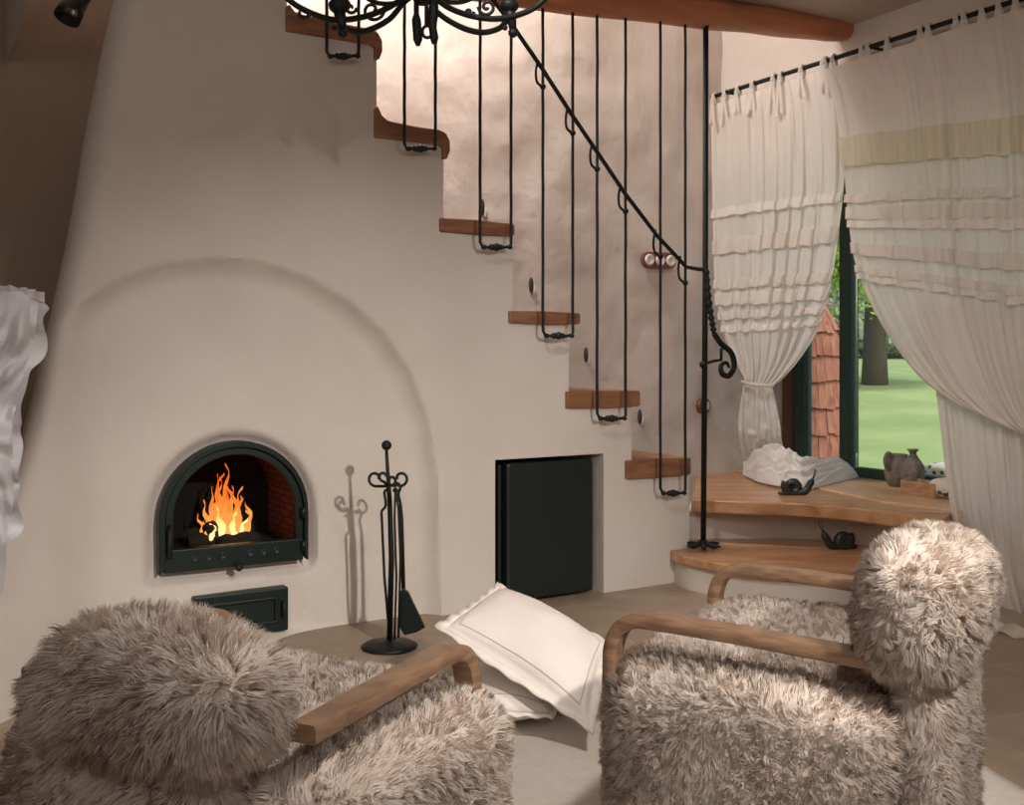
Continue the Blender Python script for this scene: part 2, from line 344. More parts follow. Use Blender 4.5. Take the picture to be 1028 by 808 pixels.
nt.links.new(nn.outputs[0], rr.inputs[0]); nt.links.new(br.outputs[0], mx.inputs[6]); nt.links.new(rr.outputs[0], mx.inputs[7]); nt.links.new(mx.outputs[2], bs.inputs['Base Color'])
bp = nt.nodes.new('ShaderNodeBump'); bp.inputs['Strength'].default_value = .3; nt.links.new(br.outputs[1], bp.inputs['Height']); bp.invert = True; nt.links.new(bp.outputs[0], bs.inputs['Normal'])
bs.inputs['Roughness'].default_value = .45
fc = [(XL_, YR_, 0), (XR_, YR_, 0), tuple(wp(0, 0)+Vector((.1, 0, 0))), tuple(wp(-.3, 0)), tuple(fl(s_l, 0))]
b = MB(); b.prism(fc, (0, 0, -.1)); struct(b.build('floor', m, smooth=False))
# ------------------------------------------------------------------ window
wgreen = mat('window_frame_paint', (.018, .05, .042), .4); wbrown = mat('old_frame_wood', (.10, .045, .03), .6)
def gl(name='window_glass', ior=1.35):
    m = bpy.data.materials.new(name); m.use_nodes = True; nt = m.node_tree; nt.nodes.clear()
    g = nt.nodes.new('ShaderNodeBsdfGlossy'); g.inputs['Roughness'].default_value = .02; tr_ = nt.nodes.new('ShaderNodeBsdfTransparent'); tr_.inputs[0].default_value = (.93, .97, .95, 1)
    fr = nt.nodes.new('ShaderNodeFresnel'); fr.inputs[0].default_value = ior; mi = nt.nodes.new('ShaderNodeMixShader'); o = nt.nodes.new('ShaderNodeOutputMaterial')
    nt.links.new(fr.outputs[0], mi.inputs[0]); nt.links.new(tr_.outputs[0], mi.inputs[1]); nt.links.new(g.outputs[0], mi.inputs[2]); nt.links.new(mi.outputs[0], o.inputs[0]); return m
glass = gl()
ZS = .37
tw = lambda px: tpar(WIN0, px)
win = bpy.data.objects.new('window_1', None); COL.objects.link(win); struct(win); win.location = wp(tw(880), ZS, WIN0)
def bar(name, m, t0, t1, z0, z1, dep=.035, off=0, parent=win):
    b = MB(); c = wp((t0+t1)/2, (z0+z1)/2, WIN0, off); b.box(c, RD*abs(t1-t0)/2, RN*dep, Vector((0, 0, (z1-z0)/2))); return b.build(name, m, parent, smooth=False, bevel=.004)
bar('window_mullion', wgreen, tw(846.5), tw(858), ZS, ZB1)
bar('window_mullion', wgreen, tw(802), tw(811), ZS, ZB1)
bar('window_jamb', wbrown, tw(789), tw(799), ZS, ZB1)
bar('window_frame', wgreen, tw(858), T1, ZS, ZS+.065)
bar('window_frame', wgreen, tw(800), tw(847), ZS-.02, ZS+.055)
bar('window_frame', wgreen, tw(800), T1, ZB1-.07, ZB1)
bar('window_frame', wgreen, T1-.07, T1, ZS, ZB1)
bar('window_mullion', wgreen, tw(1010), tw(1019), ZS, ZB1)
b = MB(); b.box(wp((tw(860)+T1)/2, (ZS+ZB1)/2, WIN0), RD*(T1-tw(860))/2, RN*.004, Vector((0, 0, (ZB1-ZS)/2-.03))); b.build('window_pane', glass, win, smooth=False)
b = MB(); b.box(wp((tw(811)+tw(846))/2, (ZS+ZB1)/2, WIN0), RD*(tw(846)-tw(811))/2, RN*.004, Vector((0, 0, (ZB1-ZS)/2-.03))); b.build('window_pane', glass, win, smooth=False)
# ------------------------------------------------------------------ steps and platform
def outline(pts, z, n=6):
    q = catmull([flat(x, y, z) for x, y in pts], n); return q
def slab(edge, back, zt, th, name, m, parent, inset=0):
    poly = edge+[Vector(p) for p in back]
    if inset:
        c = sum(poly, Vector())/len(poly); poly = [p+(c-p).normalized()*inset for p in poly]
    poly = [Vector((p.x, p.y, zt)) for p in poly]
    b = MB(); b.prism(poly, (0, 0, -th)); o = b.build(name, m, parent, smooth=False, bevel=.008 if not inset else 0); return o
Z1 = .157
e1 = outline([(665, 547), (680, 556), (706, 562), (750, 570), (800, 574), (845, 574), (880, 567), (896, 555)], Z1)
bk1 = [PL(fs(900), 0, -.55), PL(fs(693), 0, -.32)]
st = thing('curved_step', 'low curved wooden step with plaster riser carrying the iron post', 'step', (e1[20].x, e1[20].y+.2, 0))
slab(e1, [flat(900, 535, Z1), flat(692, 535, Z1), PL(fs(690), 0, .0)], Z1, .045, 'step_board', step_wood, st)
slab(e1, [flat(900, 535, Z1), flat(692, 535, Z1), PL(fs(690), 0, .0)], Z1-.045, Z1-.045, 'step_riser', plaster, st, .03)
e2 = outline([(694, 501), (740, 503), (800, 505), (850, 509), (900, 515), (946, 523)], ZS)
pf = thing('window_platform', 'wide wooden window platform of long boards above the curved step', 'platform', (e2[10].x, e2[10].y+.3, 0))
farP = lambda px: PL(fs(px, 0, D2), 0, .01, D2)
we = wp(tpar(WALL0, 960), 0, WALL0, .005)
w2 = wp(T1-.02, 0, WIN0, .01); w3 = wp(.12, 0, WIN0, .04)
slab(e2, [flat(962, 508, ZS), flat(888, 504, ZS), flat(734, 472.5, ZS), flat(700, 474.8, ZS)], ZS, .065, 'front_board', step_wood, pf)
slab([flat(734, 472.5, ZS), flat(888, 505.5, ZS), flat(958, 514, ZS)], [wp(T1-.03, 0, WALL0, -.01), w2, w3], ZS+.012, .05, 'sill_board', wood('sill_wood', (.50, .28, .15), (.74, .52, .33), (8, 2, 9), 1.6, rough=.3), pf)
er = outline([(690, 541), (740, 540.5), (800, 541), (845, 544), (885, 551), (915, 560)], Z1)
slab(er, [flat(962, 508, ZS), flat(888, 490, ZS), flat(734, 474, ZS), flat(700, 476, ZS)], ZS-.065, ZS-.065, 'platform_riser', plaster, pf)
# treads
tread_px = [(288, 384, 22), (377, 452, 125), (443, 517, 221), (512, 583, 312), (569.5, 643, 392), (630, 694, 461)]
tl = ['topmost', 'second from the top', 'third from the top', 'fourth from the top', 'fifth from the top', 'lowest']
ln = ['short wooden stair tread high up behind the iron chandelier', 'wooden stair tread with a rounded drooping end, below the tread behind the chandelier',
      'thin reddish stair tread, third down from the top of the flight', 'straight stair tread level with the upper part of the window, fourth down the flight',
      'stair tread just above right of the dark fridge, fifth down the flight', 'pale topped lowest stair tread beside the window platform']
for i, (x0, x1, yt) in enumerate(tread_px):
    s0, s1 = fs(x0, .02), fs(x1, .02); zt = zl[i]+.004; th = [.065, .065, .055, .052, .075, .085][i]
    b = MB(); prof = []
    if i < 2:                                    # live-edge slab: upturned left end, rounded nose drooping on the right
        up = (.028, .05)[i]; L = s1-s0
        prof = [(s0, zt-th), (s0, zt+up), (s0+.012, zt+up+.01), (s0+.03, zt+up*.5), (s0+.055, zt+.008), (s0+L*.5, zt-.002), (s1-.05, zt-.004), (s1-.018, zt-.015), (s1, zt-.045), (s1+.002, zt-th-.02), (s1-.012, zt-th-.055), (s1-.03, zt-th-.06), (s1-.03, zt-th-.01), (s1-.05, zt-th), (s0+L*.5, zt-th)]
    else:
        prof = [(s0, zt-th), (s0, zt), (s0+(s1-s0)*.45, zt+.003), (s1-.01, zt-.002), (s1, zt-.008), (s1, zt-th+.006), (s1-.01, zt-th), (s0+(s1-s0)*.5, zt-th-.004)]
    dpt = .88
    b.prism([PL(a, z, .02) for a, z in prof], -N*dpt)
    o = b.build('stair_tread', tread_wood, smooth=False, bevel=.005)
    tag(o, ln[i], 'stair tread', 'stair treads up the flight')
# keyhole lights in the far wall
for (x, y, lb) in ((532, 286, 'small keyhole niche in stairwell wall above the fourth tread down'), (587, 356, 'small keyhole niche in stairwell wall above the fifth tread down'), (641, 418, 'small keyhole niche in stairwell wall right of the fifth tread down'), (483, 208, 'small keyhole niche in stairwell wall above the third tread down')):
    s_ = fs(x, 0, D2); z = HC-(y-HZ)*wy(x, 0, D2)/F
    k = thing('step_light', lb, 'step light', PL(s_, z, .01, D2), 'step lights in the stairwell wall')
    b = MB(); b.sq(PL(s_, z, .012, D2), E*.013, N*.012, (0, 0, .042), 1, 1, 16, 10); b.build('light_recess', mat('step_light_slot', (.05, .04, .035), .7), k)
    b = MB(); b.sq(PL(s_+.018, z-.03, .016, D2), E*.010, N*.01, (0, 0, .03), 1, 1, 14, 8); b.build('light_shade', plaster_far, k)
# ------------------------------------------------------------------ beam, railing
OFR = .075
RYz = lambda px, py: (fs(px, OFR), HC-(py-HZ)*wy(px, OFR)/F)
b = MB(); pts = []
for px, py, r in ((250, -95, .075), (400, -32, .072), (545, -6, .07), (700, 13, .068), (780, 22, .066), (856, 31, .062)):
    pts.append(W(px, py, .06))
pts = catmull(pts, 6)
rs = [.07+.003*math.sin(i*1.1) for i in range(len(pts))]; rs[-1] = .045; rs[-2] = .062
b.tube(pts, rs, 20); o = b.build('ceiling_beam', beam_wood); tag(o, 'round reddish log beam along the ceiling edge holding the iron rods', 'beam')
rail = thing('stair_railing', 'black wrought iron stair railing of hanging U shaped rods with a sloping handrail', 'railing', PL(fs(706, OFR), Z1, OFR))
def rp(px, py, off=OFR): return W(px, py, off)
pairs = [(328, 360, 55), (406, 437, 148), (482, 513, 247), (545, 575, 336), (599.5, 628, 419), (663, 688, 494)]
hand = [(430, -95), (495, 0), (512, 22), (545, 70), (572, 112), (599, 152), (628, 195), (660, 237), (689, 268)]
hy = lambda x: interp([(a, c) for a, c in hand], x)
for i, (xa, xb, yb) in enumerate(pairs):
    b = MB(); n = 14
    top = lambda x: interp([(250, -95), (400, -32), (545, -3), (700, 20)], x)
    jit = lambda k: .0006*math.sin(k*2.1+i)
    L = [rp(xa+jit(k)*300, top(xa)+(yb-4-top(xa))*k/n) for k in range(n+1)]
    Rr = [rp(xb+jit(k+3)*300, top(xb)+(yb-2-top(xb))*k/n) for k in range(n+1)]
    path = L+[rp(xa+2, yb)]+[rp(xa+(xb-xa)*q, yb+1.5) for q in (.3, .5, .7)]+[rp(xb-2, yb+.5)]+Rr[::-1]
    b.tube(path, .0068, 7)
    for q, r in ((.12, .011), (.38, .014), (.52, .017), (.66, .012), (.97, .010)): b.sq(rp(xa+(xb-xa)*q, yb+1), E*r*1.2, N*r, (0, 0, r), 1, 1, 10, 8)
    bl = b.build('baluster', iron, rail)
    mc = MB(); pq = rp((xa+xb)/2+2, yb+1); wq = PL(fs((xa+xb)/2+2, OFR), pq.z, 0)
    mc.tube([pq, pq+Vector((0, 0, .0))-N*(OFR*.6), wq+Vector((0, 0, .03))-N*.01], .006, 6); mc.sphere(wq+Vector((0, 0, .03)), .013, 10); mc.build('wall_bracket', iron, bl)
b = MB(); b.tube([rp(a, c, OFR+.03) for a, c in hand]+[rp(700, 270, OFR+.02), rp(709, 271, OFR+.01)], .0095, 8); b.build('handrail', iron, rail)
for x in (545, 575, 599.5, 628, 663, 688):
    y = hy(x); b = MB(); q = [rp(x-5, y-10, OFR+.03), rp(x-7, y+2, OFR+.02), rp(x-6, y+12, OFR+.01), rp(x-2, y+16, OFR), rp(x, y+17, OFR)]
    b.tube(catmull(q, 4), .006, 6); b.sphere(rp(x, y+17), .014, 10); b.build('rail_hook', iron, rail)
pb = rp(706, 549); pt = rp(708.5, 24)
post = MB(); post.tube([pb, (pb+pt)/2+Vector((.004, 0, 0)), pt], .0135, 10)
for a in range(6):
    an = a*math.pi/3+.4; q = Vector((math.cos(an), math.sin(an), 0)); post.tube([pb+Vector((0, 0, .03)), pb+q*.03+Vector((0, 0, .012)), pb+q*.06+Vector((0, 0, .008)), pb+q*.09+Vector((0, 0, .012))], [.012, .012, .014, .004], 7)
post.tube([rp(698, 25), rp(703, 21), rp(713, 22), rp(720, 26)], .011, 7); post.sphere(pt, .022)
post.build('post', iron, rail)
b = MB(); gp = [rp(709, 271, OFR+.02), rp(711, 295, OFR+.03), rp(714, 318, OFR+.04), rp(717, 335, OFR+.05)]; gp = catmull(gp, 10)
b.tube(gp, [.013+.004*math.sin(i*1.9) for i in range(len(gp))], 8)
cv = catmull([rp(717, 335, OFR+.05), rp(724, 345, OFR+.06), rp(734, 354, OFR+.07), rp(737, 367, OFR+.07), rp(732, 377, OFR+.07), rp(725, 375, OFR+.07), rp(724, 367, OFR+.07), rp(729, 364, OFR+.07), rp(732, 369, OFR+.07)], 6)
b.tube(cv, [.014]*(len(cv)-20)+[.014-.0004*i for i in range(20)], 8); b.build('twisted_grip', iron, rail)
b = MB(); b.tube([rp(704, 366), rp(716, 362.5), rp(724, 361, OFR+.05), rp(724, 350, OFR+.06)], .008, 7); b.sphere(rp(706, 366), .019); b.build('grip_bracket', iron, rail)
# switches on far wall
plq = wood('switch_plaque_wood', (.16, .045, .03), (.24, .08, .05), (3, 3, 3)); porc = mat('white_porcelain', (.75, .7, .66), .25)
s0, s1 = fs(646, 0, D2), fs(667, 0, D2); z = HC-(262-HZ)*wy(656, 0, D2)/F
sw = thing('light_switch', 'oval wooden plaque with three round white switches on the stairwell wall', 'light switch', PL((s0+s1)/2, z, .02, D2))
b = MB(); poly = []
for i in range(13): a = math.pi/2+math.pi*i/12; poly.append(PL(s0+.045*math.cos(a), z+.048*math.sin(a), .025, D2))
for i in range(13): a = -math.pi/2+math.pi*i/12; poly.append(PL(s1+.045*math.cos(a), z+.048*math.sin(a), .025, D2))
b.prism(poly, N*.03); b.build('plaque', plq, sw, smooth=False, bevel=.006)
for k in range(3):
    sc = s0+(s1-s0)*k/2; b = MB(); b.lathe([(.033, 0), (.033, .008), (.028, .014), (.02, .014), (.018, .01), (.001, .010)], PL(sc, z, .054, D2), 20, N); q = b.build('switch_dial', porc, sw)
    b = MB(); b.box(PL(sc, z, .072, D2), E*.004, N*.008, (0, 0, .013)); b.build('switch_lever', porc, q)
sc = fs(703, 0, D2); zc = HC-(407-HZ)*wy(703, 0, D2)/F
sk = thing('wall_socket', 'small round reddish wooden socket on the wall behind the iron post', 'socket', PL(sc, zc, .02, D2))
b = MB(); b.lathe([(.05, 0), (.05, .018), (.04, .026), (.001, .026)], PL(sc, zc, .02, D2), 20, N); b.build('socket_plate', plq, sk)
b = MB(); b.lathe([(.028, 0), (.028, .012), (.018, .008), (.001, .008)], PL(sc, zc, .045, D2), 18, N); b.build('socket_dial', porc, sk)
# ------------------------------------------------------------------ stove door
sd = thing('stove_door', 'arched dark green cast iron stove door with glass in the plaster wall', 'stove door', PL(DS0, DZ0, OD))
def ring(b, outer, inner, o0, o1):
    n = len(outer); A = [PL(s_, z, o0) for s_, z in outer]; B_ = [PL(s_, z, o1) for s_, z in outer]; Cc = [PL(s_, z, o1) for s_, z in inner]; Dd = [PL(s_, z, o0) for s_, z in inner]
    b.grid([A, B_, Cc, Dd, A])
b = MB(); o_ = arch_pts(DS0, DZ0, DWH, DHT); i_ = arch_pts(DS0+.004, DZ0+.075, DWH-.05, DHT-.128); i2 = arch_pts(DS0+.004, DZ0+.02, DWH-.02, DHT-.045)
ring(b, o_, i2, OD, OD+.045); ring(b, i2, i_, OD+.005, OD+.03)
b.box(PL(DS0, DZ0+.045, OD+.02), E*(DWH-.02), N*.022, (0, 0, .042))
f_ = b.build('door_frame', green_iron, sd, smooth=False, bevel=.004)
for k in range(-3, 4):
    if k == 0: continue
    b = MB(); b.lathe([(.013, 0), (.013, .006), (.008, .006), (.006, .002), (.001, .002)], PL(DS0+k*.052, DZ0+.05, OD+.042), 14, N); b.build('air_vent', mat('vent_iron', (.03, .05, .045), .35, metal=.5), sd)
b = MB(); b.tube([PL(DS0, DZ0+.012, OD+.03), PL(DS0, DZ0+.008, OD+.07)], .008); b.sphere(PL(DS0, DZ0+.008, OD+.078), .016); b.build('air_knob', iron, sd)
b = MB(); b.tube([PL(DS0-.245, DZ0+.06, OD+.04), PL(DS0-.25, DZ0+.075, OD+.065), PL(DS0-.25, DZ0+.16, OD+.065), PL(DS0-.245, DZ0+.175, OD+.04)], .008); b.build('door_handle', iron, sd)
for zz in (.06, .19):
    b = MB(); b.tube([PL(DS0+.262, DZ0+zz-.02, OD+.05), PL(DS0+.262, DZ0+zz+.02, OD+.05)], .011); b.build('hinge', green_iron, sd)
b = MB(); b.prism([PL(a, z, OD+.010) for a, z in i_], N*.004); b.build('door_glass', gl('stove_glass', 1.12), sd, smooth=False)
# firebox
brick = bpy.data.materials.new('firebrick'); brick.use_nodes = True; nt = brick.node_tree; bs = nt.nodes['Principled BSDF']; bs.inputs['Roughness'].default_value = .9
br = nt.nodes.new('ShaderNodeTexBrick'); br.inputs['Scale'].default_value = 9; br.inputs['Color1'].default_value = (.33, .085, .06, 1); br.inputs['Color2'].default_value = (.22, .06, .045, 1); br.inputs['Mortar'].default_value = (.03, .02, .02, 1)
tc = nt.nodes.new('ShaderNodeTexCoord'); mp = nt.nodes.new('ShaderNodeMapping'); mp.inputs['Rotation'].default_value = (math.radians(90), 0, 0); nt.links.new(tc.outputs['Object'], mp.inputs[0]); nt.links.new(mp.outputs[0], br.inputs['Vector']); nt.links.new(br.outputs[0], bs.inputs['Base Color'])
soot = mat('soot', (.012, .010, .010), .95)
fb = thing('firebox', 'brick lined arched firebox glowing dark red behind the stove door', 'firebox', PL(DS0, DZ0+.06, -.3))
ar = arch_pts(DS0+.01, DZ0+.045, DWH-.018, DHT-.06)
b = MB(); b.grid([[PL(a, z, OD+.005) for a, z in ar], [PL(a, z, -.3) for a, z in ar], [PL(a, z, -.55) for a, z in ar]]); b.build('brick_lining', brick, fb)
b = MB(); b.add([PL(a, z, -.55) for a, z in ar], [tuple(range(len(ar)))]); b.add([PL(ar[0][0], ar[0][1], OD), PL(ar[-1][0], ar[0][1], OD), PL(ar[-1][0], ar[0][1], -.56), PL(ar[0][0], ar[0][1], -.56)], [(0, 1, 2, 3)]); b.build('soot_back', soot, fb, smooth=False)
char = mat('charred_log', (.03, .018, .013), .95, bump=.8, bscale=30)
lg = [((-.13, .075, -.27), (.13, .085, -.31)), ((-.12, .085, -.36), (.10, .10, -.30)), ((-.06, .12, -.26), (.09, .13, -.37)), ((-.02, .07, -.22), (.14, .075, -.24))]
ll = ['charred log lying at the left front of the fire', 'charred log lying at the back of the fire', 'charred log crossing on top of the fire', 'short charred log at the right front of the fire']
for (a, c), l_ in zip(lg, ll):
    b = MB(); P0 = PL(DS0+a[0], DZ0+a[1], a[2]); P1 = PL(DS0+c[0], DZ0+c[1], c[2]); b.tube([P0+(P1-P0)*k/6+Vector((0, 0, .004*math.sin(k*2))) for k in range(7)], [.024, .029, .027, .03, .027, .028, .022], 10)
    tag(b.build('firewood_log', char), l_, 'firewood log', 'burning logs')
fl_o = emis('flame_outer', (1.0, .33, .07), 1.15, (.70, .10, .010), DZ0+.10, DZ0+.31)
fl_i = emis('flame_inner', (1.0, .60, .26), 1.7, (1.0, .30, .05), DZ0+.08, DZ0+.24)
fire = thing('fire', 'orange flames licking up from burning logs inside the arched stove', 'fire', PL(DS0, DZ0+.08, -.3))
def flame(b, s_, z0, h, r, off, seed):
    rows = []; nn_ = 22
    for i in range(nn_+1):
        t = i/nn_; rad = r*(math.sin(math.pi*min(1, t*1.0+.16))**.8)*(1-t)**.45+.0006
        cx_ = s_+.018*math.sin(t*4+seed)*t+.007*math.sin(t*13+seed*2)*t; z = z0+h*t
        rows.append([PL(cx_+rad*math.cos(a)*(1+.35*noise.noise(Vector((math.cos(a), t*4, seed)))), z+.006*math.sin(a*3+seed), off+rad*.6*math.sin(a)) for a in [2*math.pi*k/10 for k in range(10)]])
    b.grid(rows, True)
for (s_, z0, h, r, off, sd_) in [(-.02, .08, .25, .030, -.30, 1), (.015, .09, .19, .026, -.27, 2.3), (-.065, .08, .14, .022, -.28, 3.1), (.06, .085, .15, .024, -.30, 4.4), (.10, .08, .10, .018, -.27, 5.2), (-.10, .075, .075, .014, -.27, 6.1), (.035, .08, .125, .020, -.24, 7.5), (-.04, .085, .19, .020, -.33, 8.4), (.085, .09, .13, .016, -.33, 9.4), (-.005, .16, .21, .010, -.29, 11.2), (.03, .16, .14, .010, -.31, 12.9), (-.085, .10, .13, .010, -.30, 14.2), (.075, .10, .17, .010, -.31, 15.7), (-.05, .12, .20, .009, -.27, 17.1), (.115, .08, .13, .009, -.29, 18.6), (-.12, .08, .10, .008, -.29, 19.5), (.05, .17, .11, .008, -.28, 20.4), (-.03, .2, .13, .008, -.30, 22.4)]:
    b = MB(); flame(b, DS0+.02+s_*.8, DZ0+z0, h, r, off, sd_); b.build('flame', fl_o, fire)
for (s_, z0, h, r, off, sd_) in [(-.03, .08, .12, .016, -.26, 1.5), (.03, .08, .10, .016, -.235, 2.8), (.07, .08, .07, .012, -.25, 4.0), (-.08, .08, .06, .010, -.25, 5.5)]:
    b = MB(); flame(b, DS0+.02+s_*.8, DZ0+z0, h, r, off, sd_); b.build('flame_core', fl_i, fire)
# ash door
az0, as0, as1, az1 = HC-(637-HZ)*wy(240, -.055)/F, fs(192, -.055), fs(287, -.055), HC-(593-HZ)*wy(240, -.055)/F
ad = thing('ash_door', 'small rectangular dark green ash door below the arched stove door', 'ash door', PL((as0+as1)/2, az0, -.05))
b = MB(); mid = PL((as0+as1)/2, (az0+az1)/2, -.052); b.box(mid, E*(as1-as0)/2, N*.028, (0, 0, (az1-az0)/2)); b.build('door_plate', green_iron, ad, smooth=False, bevel=.005)
b = MB(); sx0, sx1, zz0, zz1 = as0+.05, as1-.045, az0+.035, az1-.03
for (a, c, d, e) in ((sx0, sx1, zz1-.01, zz1), (sx0, sx1, zz0, zz0+.01), (sx0, sx0+.012, zz0, zz1), (sx1-.012, sx1, zz0, zz1)): b.box(PL((a+c)/2, (d+e)/2, -.022), E*(c-a)/2, N*.01, (0, 0, (e-d)/2))
b.build('door_panel', green_iron, ad, smooth=False, bevel=.003)
b = MB(); b.tube([PL(as1-.025, az0+.06, -.02), PL(as1-.025, az0+.06, .0), PL(as1-.025, az0+.11, .0), PL(as1-.025, az0+.11, -.02)], .006); b.build('latch', iron, ad)
# ------------------------------------------------------------------ fridge
fgreen = mat('fridge_paint', (.009, .016, .014), .38, bump=.05, bscale=40)
f0, f1, fz = fs(509, -.005), fs(596, -.005), .62
fr = thing('mini_fridge', 'small dark green black refrigerator standing in the wall niche under the stairs', 'refrigerator', PL((f0+f1)/2, 0, -.2))
b = MB(); b.box(PL((f0+f1)/2-.012, .31, -.26), E*((f1-f0)/2-.0), N*.2, (0, 0, .295)); b.build('cabinet', mat('fridge_cabinet', (.006, .009, .008), .5), fr, smooth=False, bevel=.006)
b = MB(); b.box(PL((f0+f1)/2, .315, -.03), E*(f1-f0)/2, N*.025, (0, 0, .30)); d_ = b.build('fridge_door', fgreen, fr, smooth=False, bevel=.012)
b = MB(); b.box(PL((f0+f1)/2, .605, -.015), E*(f1-f0)/2*.93, N*.018, (0, 0, .006)); b.build('door_handle', fgreen, d_, smooth=False, bevel=.003)
for a in (f0+.04, f1-.04):
    b = MB(); b.lathe([(.015, 0), (.015, .02), (.02, .02), (.02, .0)], PL(a, 0, -.08)); b.build('foot', fgreen, fr)
# ------------------------------------------------------------------ fire tools
TP = flat(391, 650, 0)
tl_ = thing('fireplace_tool_stand', 'black wrought iron fireplace tool stand with scroll hooks and ball top', 'tool stand', TP)
yT = TP.y
tp = lambda px, py, dy=0: at(px, py, yT+dy)
b = MB(); b.lathe([(.001, 0), (.10, 0), (.105, .008), (.09, .016), (.03, .022), (.012, .03), (.001, .032)], TP, 28); b.build('base_plate', iron, tl_)
b = MB(); b.tube([TP+Vector((0, 0, .02)), tp(393, 560), tp(391, 500), tp(389, 470), tp(388, 452)], [.011, .0105, .009, .007, .006], 8); b.sphere(tp(388, 447), .019); b.build('pole', iron, tl_)
def spiral(cx_, cy_, r0, r1, a0, a1, n=18, dy=0): return [tp(cx_+(r0+(r1-r0)*k/n)*math.cos(a0+(a1-a0)*k/n), cy_-(r0+(r1-r0)*k/n)*math.sin(a0+(a1-a0)*k/n), dy) for k in range(n+1)]
for (path) in ([tp(389, 488)]+[tp(381, 488)]+spiral(377, 480, 8, 3, math.radians(270), math.radians(-20)), [tp(390, 488)]+[tp(398, 487)]+spiral(402, 480, 8, 3, math.radians(-90), math.radians(200)),
               [tp(389, 487), tp(386, 484, -.03)]+spiral(385, 478, 5, 2, math.radians(250), math.radians(0), dy=-.05), [tp(390, 487), tp(392, 488, -.05)]+spiral(393, 482, 5, 2, math.radians(-100), math.radians(200), dy=-.08)):
    b = MB(); b.tube(path, .0055, 7); b.build('scroll_hook', iron, tl_)
pk = thing('fire_poker', 'thin iron poker with a curled hook handle hanging left on the tool stand', 'poker', tp(388, 640))
b = MB(); b.tube(catmull([tp(389, 491), tp(386, 494), tp(387, 502), tp(387, 508), tp(384, 512)], 5)+[tp(383, 514), tp(386, 580), tp(391, 637, -.0)], .0052, 7); b.build('shaft', iron, pk)
b = MB(); b.tube([tp(391, 628), tp(392, 641)], [.007, .003], 7); b.build('tip', iron, pk)
sh = thing('ash_shovel', 'iron ash shovel with flared dark green blade hanging right on the tool stand', 'shovel', tp(405, 635))
b = MB(); b.tube(catmull([tp(396, 489), tp(399, 485), tp(402, 489), tp(400, 496), tp(402, 505)], 4)+[tp(403, 520), tp(405, 592)], [.0055]*17+[.0075, .008], 7); b.build('shaft', iron, sh)
b = MB(); up = [(400, 596), (405, 590), (410, 594), (427, 630), (418, 635), (406, 638), (401, 630)]; b.prism([tp(x, y, -.02) for x, y in up], (0, .012, 0)); b.build('blade', green_iron, sh, smooth=False, bevel=.004)
tg = thing('fire_tongs', 'iron tongs with two thin arms hanging in the middle of the tool stand', 'tongs', tp(396, 640))
b = MB(); b.tube([tp(397, 492, -.05), tp(400, 510, -.05), tp(402, 560, -.05), tp(400, 640, -.04)], .0045, 6); b.build('arm', iron, tg)
b = MB(); b.tube([tp(397, 492, -.06), tp(396, 520, -.06), tp(398, 580, -.06), tp(396, 642, -.05)], .0045, 6); b.build('arm', iron, tg)
b = MB(); b.sphere(tp(397, 492, -.055), .010); b.build('pivot', iron, tg)
# ------------------------------------------------------------------ fur
def fur_mat(name, c1, c2):
    m = bpy.data.materials.new(name); m.use_nodes = True; nt = m.node_tree; bs = nt.nodes['Principled BSDF']; bs.inputs['Roughness'].default_value = .75; bs.inputs['Specular IOR Level'].default_value = .2
    at_ = nt.nodes.new('ShaderNodeAttribute'); at_.attribute_name = 'tone'; r = nt.nodes.new('ShaderNodeValToRGB'); r.color_ramp.elements[0].color = (*c1, 1); r.color_ramp.elements[1].color = (*c2, 1)
    nt.links.new(at_.outputs['Fac'], r.inputs[0]); nt.links.new(r.outputs[0], bs.inputs['Base Color'])
    tl2 = nt.nodes.new('ShaderNodeBsdfTranslucent'); nt.links.new(r.outputs[0], tl2.inputs[0]); mi = nt.nodes.new('ShaderNodeMixShader'); mi.inputs[0].default_value = .3
    out = nt.nodes['Material Output']; nt.links.new(bs.outputs[0], mi.inputs[1]); nt.links.new(tl2.outputs[0], mi.inputs[2]); nt.links.new(mi.outputs[0], out.inputs[0])
    return m
fur_m = fur_mat('sheepskin_wool', (.62, .49, .41), (.96, .86, .77))
